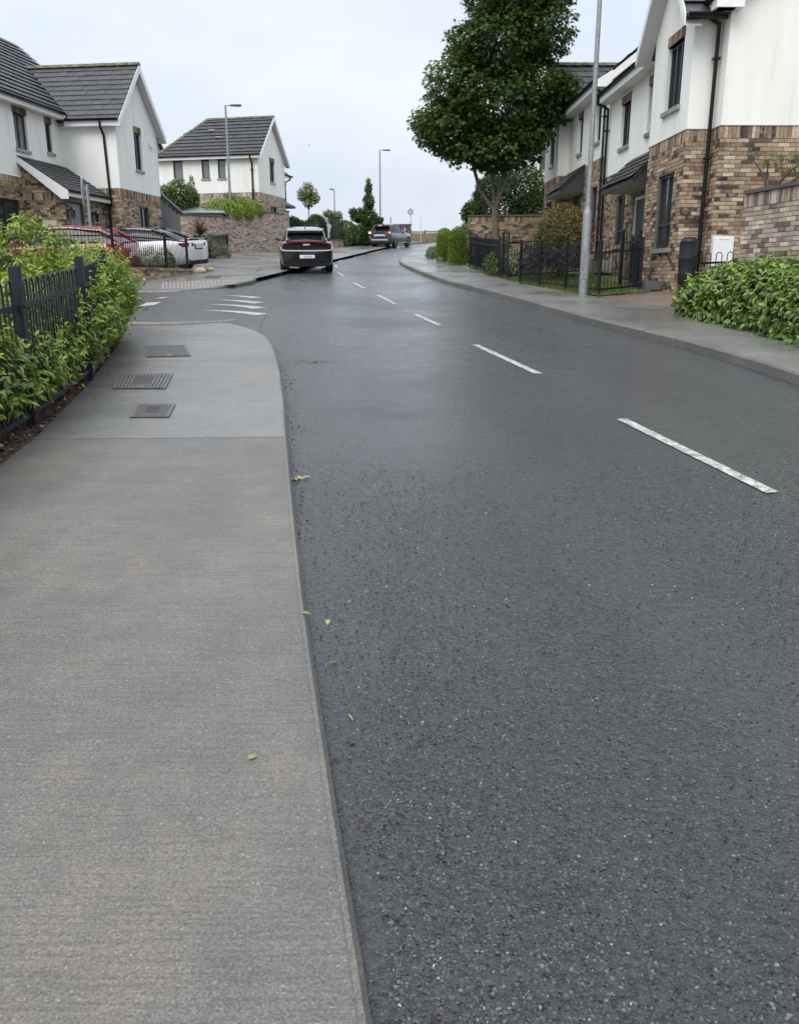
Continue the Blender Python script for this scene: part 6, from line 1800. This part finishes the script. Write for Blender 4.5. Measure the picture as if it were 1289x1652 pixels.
bd.tube([(-4.0, 39.95, 7.32), (-4.0, 40.0, 7.325), (-4.0, 40.08, 7.32)], [.004, .016, .004], 6)
o = bd.build('bird', M['bird_dark']); tag(o, 'tiny dark bird in flight above the black hatchback', 'bird')

# ================================================================== VEHICLES
def ground_matrix(x, y, heading, lift=0.0):
    """heading: azimuth of the car's front, clockwise from +Y; tilted to lie on the slope"""
    h = R(heading); f = Vector((math.sin(h), math.cos(h), 0)); s = Vector((math.cos(h), -math.sin(h), 0))
    zc = G(x, y) + lift
    f3 = Vector((f.x, f.y, (G(x + f.x, y + f.y) - G(x - f.x, y - f.y)) / 2)).normalized()
    s3 = Vector((s.x, s.y, (G(x + s.x, y + s.y) - G(x - s.x, y - s.y)) / 2)).normalized()
    u = s3.cross(f3).normalized(); s3 = f3.cross(u)
    m = Matrix.Identity(4)
    for k in range(3): m[k][0] = s3[k]; m[k][1] = f3[k]; m[k][2] = u[k]; m[k][3] = (x, y, zc)[k]
    return m
class Car:
    def __init__(s, label, x, y, heading, lift=0.0, group='cars on the street'):
        s.o = empty('car', (0, 0, 0), label, 'car', group); s.o.matrix_basis = ground_matrix(x, y, heading, lift)
    def add(s, mb, name, mat, parent=None, smooth=False, sharp=35):
        me = mb.mesh(name, M[mat], smooth, sharp); o = bpy.data.objects.new(name, me); COL.objects.link(o); o.parent = parent or s.o
        return o
    def loft(s, st, half):
        """st: list of (y, ring half points) -> closed body"""
        mb = MB(); rings = []
        for y, pts in st:
            ring = [(x, y, z) for x, z in pts] + [(-x, y, z) for x, z in reversed(pts) if abs(x) > 1e-6]
            rings.append(ring)
        n = len(rings[0])
        base = 0
        for r_ in rings: mb.v += r_
        for i in range(len(rings) - 1):
            for j in range(n):
                a, b = i * n + j, i * n + (j + 1) % n
                mb.f.append((a, b, b + n, a + n)); mb.t.append(.5)
        mb.f.append(tuple(range(n))); mb.t.append(.5)
        mb.f.append(tuple(reversed(range((len(rings) - 1) * n, len(rings) * n)))); mb.t.append(.5)
        return mb
    def body(s, prof, mat):
        st = []
        for y, w, zb, zs, cr in prof:
            st.append((y, [(0, zb), (w * .86, zb), (w * .965, zb + .1), (w, zb + (zs - zb) * .38), (w, zs - (zs - zb) * .3), (w * .97, zs - .06), (w * .91, zs), (w * .55, zs + cr * .8), (0, zs + cr)]))
        return s.add(s.loft(st, 0), 'body', mat, smooth=True, sharp=40)
    def cabin(s, prof, roofmat):
        """prof: (y, wb, zb, wr, zr); first and last are the feet of rear window and windscreen"""
        st = [(y, [(0, zb - .08), (wb, zb - .06), (wb, zb), (wb + (wr - wb) * .55, zb + (zr - zb) * .5), (wr, zr - .07 if zr - zb > .15 else zr - .01), (wr * .86, zr - .012), (0, zr)]) for y, wb, zb, wr, zr in prof]
        g = s.add(s.loft(st, 0), 'windows', 'car_glass', smooth=True, sharp=30)
        mb = MB(); top = prof[1:-1]
        n = 7
        for i in range(len(top)):
            y, wb, zb, wr, zr = top[i]
            for k in range(n):
                t = -1 + 2 * k / (n - 1)
                mb.v.append((wr * 1.03 * t, y, zr + .012 - (.075 if abs(t) > .95 else .02 * abs(t) ** 2)))
        for i in range(len(top) - 1):
            for k in range(n - 1):
                mb.f.append((i * n + k, i * n + k + 1, (i + 1) * n + k + 1, (i + 1) * n + k)); mb.t.append(.5)
        rf = s.add(mb, 'roof', roofmat, smooth=True, sharp=60)
        for sg in (1, -1):
            for a, b in ((0, 1), (-1, -2)):
                ya, wba, zba, wra, zra = prof[a]; yb, wbb, zbb, wrb, zrb = prof[b]
                m_ = MB(); m_.tube([(sg * wra * 1.0, ya, zra - .02), (sg * (wra + wrb) / 2 * 1.01, (ya + yb) / 2, (zra + zrb) / 2), (sg * wrb * 1.0, yb, zrb - .04)], [.05, .042, .045], 6); s.add(m_, 'pillar', roofmat, smooth=True)
            for q in range(1, len(prof) - 2):
                ya, wba, zba, wra, zra = prof[q]; yb, wbb, zbb, wrb, zrb = prof[q + 1]
                m_ = MB(); m_.tube([(sg * wra * 1.005, ya, zra - .055), (sg * wrb * 1.005, yb, zrb - .055)], .028, 5); s.add(m_, 'roof_rail', roofmat)
            i = len(prof) // 2; ya, wba, zba, wra, zra = prof[i]
            m_ = MB(); m_.tube([(sg * wba * 1.0, ya, zba), (sg * (wba + (wra - wba) * .55) * 1.005, ya, (zba + zra) / 2), (sg * wra, ya, zra - .06)], .03, 5); s.add(m_, 'door_pillar', 'black_plastic')
        return g
    def wheels(s, ys, track, r, w=.23, rim='rim'):
        for y in ys:
            for sg in (1, -1):
                mb = MB(); n = 22; c = sg * (track - w / 2)
                prof = [(-w / 2, r * .62), (-w / 2, r * .93), (-w / 2 * .8, r), (w / 2 * .8, r), (w / 2, r * .93), (w / 2, r * .62)]
                for a, b in zip(prof[:-1], prof[1:]):
                    for k in range(n):
                        t0, t1 = 2 * math.pi * k / n, 2 * math.pi * (k + 1) / n
                        mb.face([(c + a[0], y + a[1] * math.cos(t0), r + a[1] * math.sin(t0)), (c + a[0], y + a[1] * math.cos(t1), r + a[1] * math.sin(t1)), (c + b[0], y + b[1] * math.cos(t1), r + b[1] * math.sin(t1)), (c + b[0], y + b[1] * math.cos(t0), r + b[1] * math.sin(t0))])
                wh = s.add(mb, 'wheel', 'tyre', smooth=True)
                x0 = c + sg * (w / 2 - .015)
                mb = MB()
                for k in range(5):
                    a = 2 * math.pi * k / 5; 
                    pts = [(x0, y + q * math.cos(a + da), r + q * math.sin(a + da)) for q, da in ((r * .1, -.5), (r * .6, -.22), (r * .6, .22), (r * .1, .5))]
                    mb.prism(pts, (sg * .02, 0, 0))
                mb.lathe((0, 0, 0), [(.001, 0), (.001, 0)], 3)
                s.add(mb, 'rim', rim, wh)
                mb = MB(); n2 = 18; mb.face([(x0 - sg * .03, y + r * .63 * math.cos(2 * math.pi * k / n2), r + r * .63 * math.sin(2 * math.pi * k / n2)) for k in range(n2)]); s.add(mb, 'brake_disc', 'black_plastic', wh)
                mb = MB(); pts = [(sg * (track + .008), y + (r + .07) * math.cos(math.pi * k / 10), r + (r + .07) * math.sin(math.pi * k / 10)) for k in range(11)]
                pts2 = [(sg * (track + .008), y + (r - .02) * math.cos(math.pi * k / 10), r + (r - .02) * math.sin(math.pi * k / 10)) for k in range(10, -1, -1)]
                mb.prism(pts + pts2, (-sg * .12, 0, 0)); s.add(mb, 'wheel_arch', 'black_plastic')
    def patch(s, pts, y, th, name, mat, parent=None, bend=0.0):
        """flat piece on the tail: pts (x, z), bend curls the sides forward"""
        mb = MB(); P = [(x, y + bend * x * x, z) for x, z in pts]
        mb.prism(P, (0, -th, 0)); return s.add(mb, name, mat, parent)
    def ribbon(s, line, w, y, th, name, mat, parent=None, bend=0.0):
        mb = MB()
        for i in range(len(line) - 1):
            (x0, z0), (x1, z1) = line[i], line[i + 1]; L = math.hypot(x1 - x0, z1 - z0); nx, nz = -(z1 - z0) / L * w / 2, (x1 - x0) / L * w / 2
            q = [(x0 + nx, z0 + nz), (x1 + nx, z1 + nz), (x1 - nx, z1 - nz), (x0 - nx, z0 - nz)]
            mb.prism([(x, y + bend * x * x, z) for x, z in q], (0, -th, 0))
        return s.add(mb, name, mat, parent)
    def plate(s, y, z, w=.52, h=.11, x=0.0, seed=1, tilt=0.0):
        p = s.patch([(x - w / 2, z - h / 2), (x + w / 2, z - h / 2), (x + w / 2, z + h / 2), (x - w / 2, z + h / 2)], y, .012, 'number_plate', 'plate')
        r = random.Random(seed); k = x - w * .33
        while k < x + w * .36:
            cw = r.choice((.03, .035, .04)); 
            if r.random() > .15: s.patch([(k, z - h * .28), (k + cw, z - h * .28), (k + cw, z + h * .28), (k, z + h * .28)], y - .0125, .002, 'character', 'print_grey', p)
            k += cw + .018
        return p
    def mirrors(s, x, y, z, mat):
        for sg in (1, -1):
            mb = MB(); mb.prism([(sg * (x - .12), y, z - .04), (sg * x, y - .02, z - .06), (sg * (x + .1), y - .02, z), (sg * (x + .08), y - .02, z + .07), (sg * x, y, z + .08)], (0, .1, 0)); s.add(mb, 'mirror', mat)

# ---- black electric hatchback driving away
def black_car():
    c = Car('glossy black hatchback driving away up the left lane', -3.55, 32.95, -8, group='cars on the street')
    c.body([(-2.30, .80, .40, .93, .0), (-2.26, .87, .32, 1.0, .02), (-2.05, .925, .25, 1.06, .03), (-1.4, .94, .2, 1.03, .03), (0, .94, .18, .99, .03), (1.3, .93, .2, .95, .05), (1.95, .88, .22, .84, .06), (2.3, .7, .34, .62, .05)], 'paint_black')
    c.cabin([(-2.02, .74, 1.06, .66, 1.10), (-1.28, .80, 1.03, .61, 1.475), (-.5, .82, 1.0, .63, 1.545), (.3, .82, .99, .61, 1.52), (.75, .81, .98, .58, 1.45), (1.55, .78, .95, .7, .98)], 'paint_black')
    c.wheels((-1.42, 1.44), .93, .355, .25)
    c.mirrors(.98, .95, 1.08, 'paint_black')
    B = .055
    mb = MB(); mb.prism([(-.60, -1.3, 1.47), (.60, -1.3, 1.47), (.64, -1.72, 1.40), (-.64, -1.72, 1.40)], (0, 0, .035)); sp_ = c.add(mb, 'spoiler', 'paint_black')
    mb = MB(); mb.box((-.6, -1.71, 1.345), (1.2, 0, 0), (0, .3, 0), (0, 0, .05)); c.add(mb, 'spoiler_underside', 'black_plastic', sp_)
    mb = MB(); mb.prism([(-.012, -1.25, 1.5), (.012, -1.25, 1.5), (.012, -1.05, 1.53), (-.012, -1.05, 1.53)], (0, 0, .07)); c.add(mb, 'antenna_fin', 'black_plastic')
    c.patch([(-.72, .80), (.72, .80), (.86, .88), (.78, .99), (.5, 1.05), (-.5, 1.05), (-.78, .99), (-.86, .88)], -2.325, .02, 'tailgate_panel', 'black_plastic', bend=B)
    c.ribbon([(-.86, .92), (-.8, 1.0), (-.5, 1.07), (0, 1.085), (.5, 1.07), (.8, 1.0), (.86, .92)], .045, -2.325, .035, 'tail_light', 'lens_red', bend=B)
    c.ribbon([(-.905, .9), (-.895, .84), (-.84, .79), (-.7, .775), (0, .77), (.7, .775), (.84, .79), (.895, .84), (.905, .9)], .036, -2.325, .04, 'light_trim', 'pale_lens_trim', bend=B)  # silver trim given a pale colour that stands in for reflected sky
    c.patch([(-.5, .5), (.5, .5), (.42, .66), (-.42, .66)], -2.325, .012, 'plate_recess', 'black_plastic', bend=B)
    c.plate(-2.345, .575, .52, .11, seed=2)
    c.patch([(-.78, .24), (.78, .24), (.86, .42), (-.86, .42)], -2.3, .03, 'lower_bumper', 'black_plastic', bend=B)
    for sg in (1, -1): c.ribbon([(sg * .3, .20), (sg * .62, .225)], .03, -2.32, .02, 'bumper_trim', 'chrome', bend=B)
    # maker's badge: joined angular letters
    e = MB()
    for seg in ([(-.115, .94), (-.115, 1.0)], [(-.115, .965), (-.06, 1.0)], [(-.095, .97), (-.045, .94)], [(-.045, .94), (-.045, 1.0)], [(-.045, .94), (.01, 1.0)], [(.01, 1.0), (.01, .94)], [(.01, .94), (.07, 1.0)], [(.07, 1.0), (.11, .94)]):
        (x0, z0), (x1, z1) = seg; L = math.hypot(x1 - x0, z1 - z0); nx, nz = -(z1 - z0) / L * .008, (x1 - x0) / L * .008
        e.prism([(x0 + nx, -2.347, z0 + nz), (x1 + nx, -2.347, z1 + nz), (x1 - nx, -2.347, z1 - nz), (x0 - nx, -2.347, z0 - nz)], (0, -.008, 0))
    o = c.add(e, 'badge', 'sign_white')
black_car()

# ---- grey estate / SUV braking at the bend
def grey_car():
    c = Car('dark grey sport utility car with red tail lamps lit at the bend', -.62, 64.6, 20, group='cars on the street')
    c.body([(-2.28, .80, .48, .98, .0), (-2.24, .86, .38, 1.05, .02), (-2.0, .89, .3, 1.08, .03), (-1.3, .9, .27, 1.06, .03), (0, .9, .26, 1.03, .03), (1.3, .89, .28, 1.0, .05), (1.95, .85, .3, .93, .06), (2.3, .7, .42, .72, .05)], 'paint_grey')
    c.cabin([(-2.14, .78, 1.06, .68, 1.10), (-1.72, .83, 1.07, .60, 1.58), (-.6, .84, 1.05, .64, 1.68), (.1, .84, 1.04, .63, 1.66), (.5, .83, 1.03, .59, 1.56), (1.3, .8, 1.0, .7, 1.03)], 'paint_grey')
    c.wheels((-1.35, 1.35), .89, .36, .23)
    c.mirrors(.95, .8, 1.12, 'paint_grey')
    B = .05
    mb = MB(); mb.prism([(-.62, -1.8, 1.585), (.62, -1.8, 1.585), (.6, -2.12, 1.55), (-.6, -2.12, 1.55)], (0, 0, .03)); c.add(mb, 'spoiler', 'black_plastic')
    c.patch([(-.12, 1.53), (.12, 1.53), (.12, 1.57), (-.12, 1.57)], -2.13, .01, 'brake_light', 'lit_red')
    for sg in (1, -1):
        c.patch([(sg * .5, 1.0), (sg * .84, .98), (sg * .88, 1.16), (sg * .74, 1.26), (sg * .55, 1.14)][::sg], -2.27, .03, 'tail_light', 'lens_red', bend=B)
        c.patch([(sg * .66, 1.03), (sg * .83, 1.03), (sg * .83, 1.13), (sg * .66, 1.13)][::sg], -2.3, .03, 'lit_lamp', 'lit_amber' if sg < 0 else 'lit_red', bend=B)
        c.ribbon([(sg * .82, .84), (sg * .62, .62)], .05, -2.3, .03, 'bumper_trim', 'chrome', bend=B)
    c.patch([(-.45, 1.0), (.45, 1.0), (.42, 1.08), (-.42, 1.08)], -2.29, .03, 'chrome_bar', 'chrome', bend=B)
    c.patch([(-.46, .82), (.46, .82), (.42, .97), (-.42, .97)], -2.29, .02, 'plate_surround', 'paint_silver', bend=B)
    c.plate(-2.315, .9, .5, .1, seed=4)
    c.ribbon([(-.64, .6), (.64, .6)], .1, -2.29, .04, 'bumper_skirt', 'paint_silver', bend=B)
    c.patch([(-.75, .3), (.75, .3), (.8, .55), (-.8, .55)], -2.26, .02, 'lower_bumper', 'black_plastic', bend=B)
    mb = MB()
    for sg in (1, -1):
        mb = MB(); mb.box((sg * .895, -1.0, .33), (sg * .02, 0, 0), (0, 2.0, 0), (0, 0, .06)); c.add(mb, 'sill_trim', 'chrome')
grey_car()

def red_car():
    c = Car('red hatchback parked behind the railing in front of the porch', -9.95, 26.05, -88, .12, group='cars parked on the drives')
    c.body([(-2.05, .76, .42, .9, .0), (-2.0, .83, .34, .98, .02), (-1.75, .86, .28, 1.02, .03), (-1.2, .87, .25, 1.02, .03), (0, .87, .24, .98, .03), (1.1, .86, .26, .93, .06), (1.75, .82, .28, .8, .06), (2.05, .66, .38, .62, .05)], 'paint_red')
    c.cabin([(-1.95, .72, 1.0, .62, 1.05), (-1.35, .78, 1.02, .57, 1.43), (-.5, .8, 1.0, .6, 1.5), (.15, .8, .98, .6, 1.48), (.5, .79, .97, .56, 1.4), (1.3, .76, .93, .66, .96)], 'paint_red')
    c.wheels((-1.3, 1.28), .86, .32, .21)
    c.mirrors(.92, .75, 1.05, 'paint_red')
    for sg in (1, -1): c.patch([(sg * .56, .78), (sg * .8, .76), (sg * .84, 1.0), (sg * .62, 1.04)][::sg], -2.0, .04, 'tail_light', 'lens_red', bend=.05)
    mb = MB()
    for sg in (1, -1):
        mb = MB(); mb.box((sg * .825, -1.95, .72), (sg * .02, 0, 0), (0, .34, 0), (0, 0, .3)); c.add(mb, 'side_lamp', 'lens_red')
    c.plate(-2.06, .7, .5, .1, seed=6)
    c.patch([(-.7, .3), (.7, .3), (.76, .5), (-.76, .5)], -2.04, .03, 'bumper', 'paint_red', bend=.05)
red_car()

def white_car():
    c = Car('white saloon car backed up to the footpath beside the corner railing', -8.95, 30.05, -80, .13, group='cars parked on the drives')
    c.body([(-2.22, .78, .42, .93, .0), (-2.17, .86, .32, 1.0, .01), (-1.95, .89, .25, 1.03, .02), (-1.3, .9, .22, 1.0, .03), (0, .9, .2, .95, .03), (1.2, .89, .22, .9, .06), (1.9, .84, .24, .78, .06), (2.22, .68, .36, .6, .05)], 'paint_white')
    c.cabin([(-1.75, .70, 1.02, .62, 1.06), (-.85, .78, .99, .56, 1.385), (-.25, .8, .97, .58, 1.425), (.3, .8, .95, .58, 1.41), (.6, .79, .94, .55, 1.35), (1.45, .76, .91, .66, .94)], 'paint_black')
    c.wheels((-1.35, 1.36), .89, .325, .22)
    c.mirrors(.95, .85, 1.02, 'paint_white')
    B = .05
    mb = MB(); mb.prism([(-.6, -1.95, 1.04), (.6, -1.95, 1.04), (.62, -2.2, 1.07), (-.62, -2.2, 1.07)], (0, 0, .02)); c.add(mb, 'boot_lip', 'paint_white')
    for sg in (1, -1):
        c.patch([(sg * .42, .84), (sg * .8, .8), (sg * .86, .95), (sg * .42, .93)][::sg], -2.2, .04, 'tail_light', 'lens_red', bend=B)
        mb = MB(); mb.box((sg * .862, -2.13, .81), (sg * .02, 0, 0), (0, .24, 0), (0, 0, .13)); c.add(mb, 'side_lamp', 'lens_red')
    c.patch([(-.34, .72), (.34, .72), (.38, .92), (-.38, .92)], -2.215, .012, 'plate_recess', 'canopy_grey', bend=B)
    c.plate(-2.23, .82, .52, .11, seed=8)
    c.patch([(-.72, .24), (.72, .24), (.8, .42), (-.8, .42)], -2.2, .03, 'lower_bumper', 'black_plastic', bend=B)
    c.ribbon([(-.8, .5), (.8, .5)], .08, -2.2, .03, 'bumper_step', 'paint_white', bend=B)
white_car()
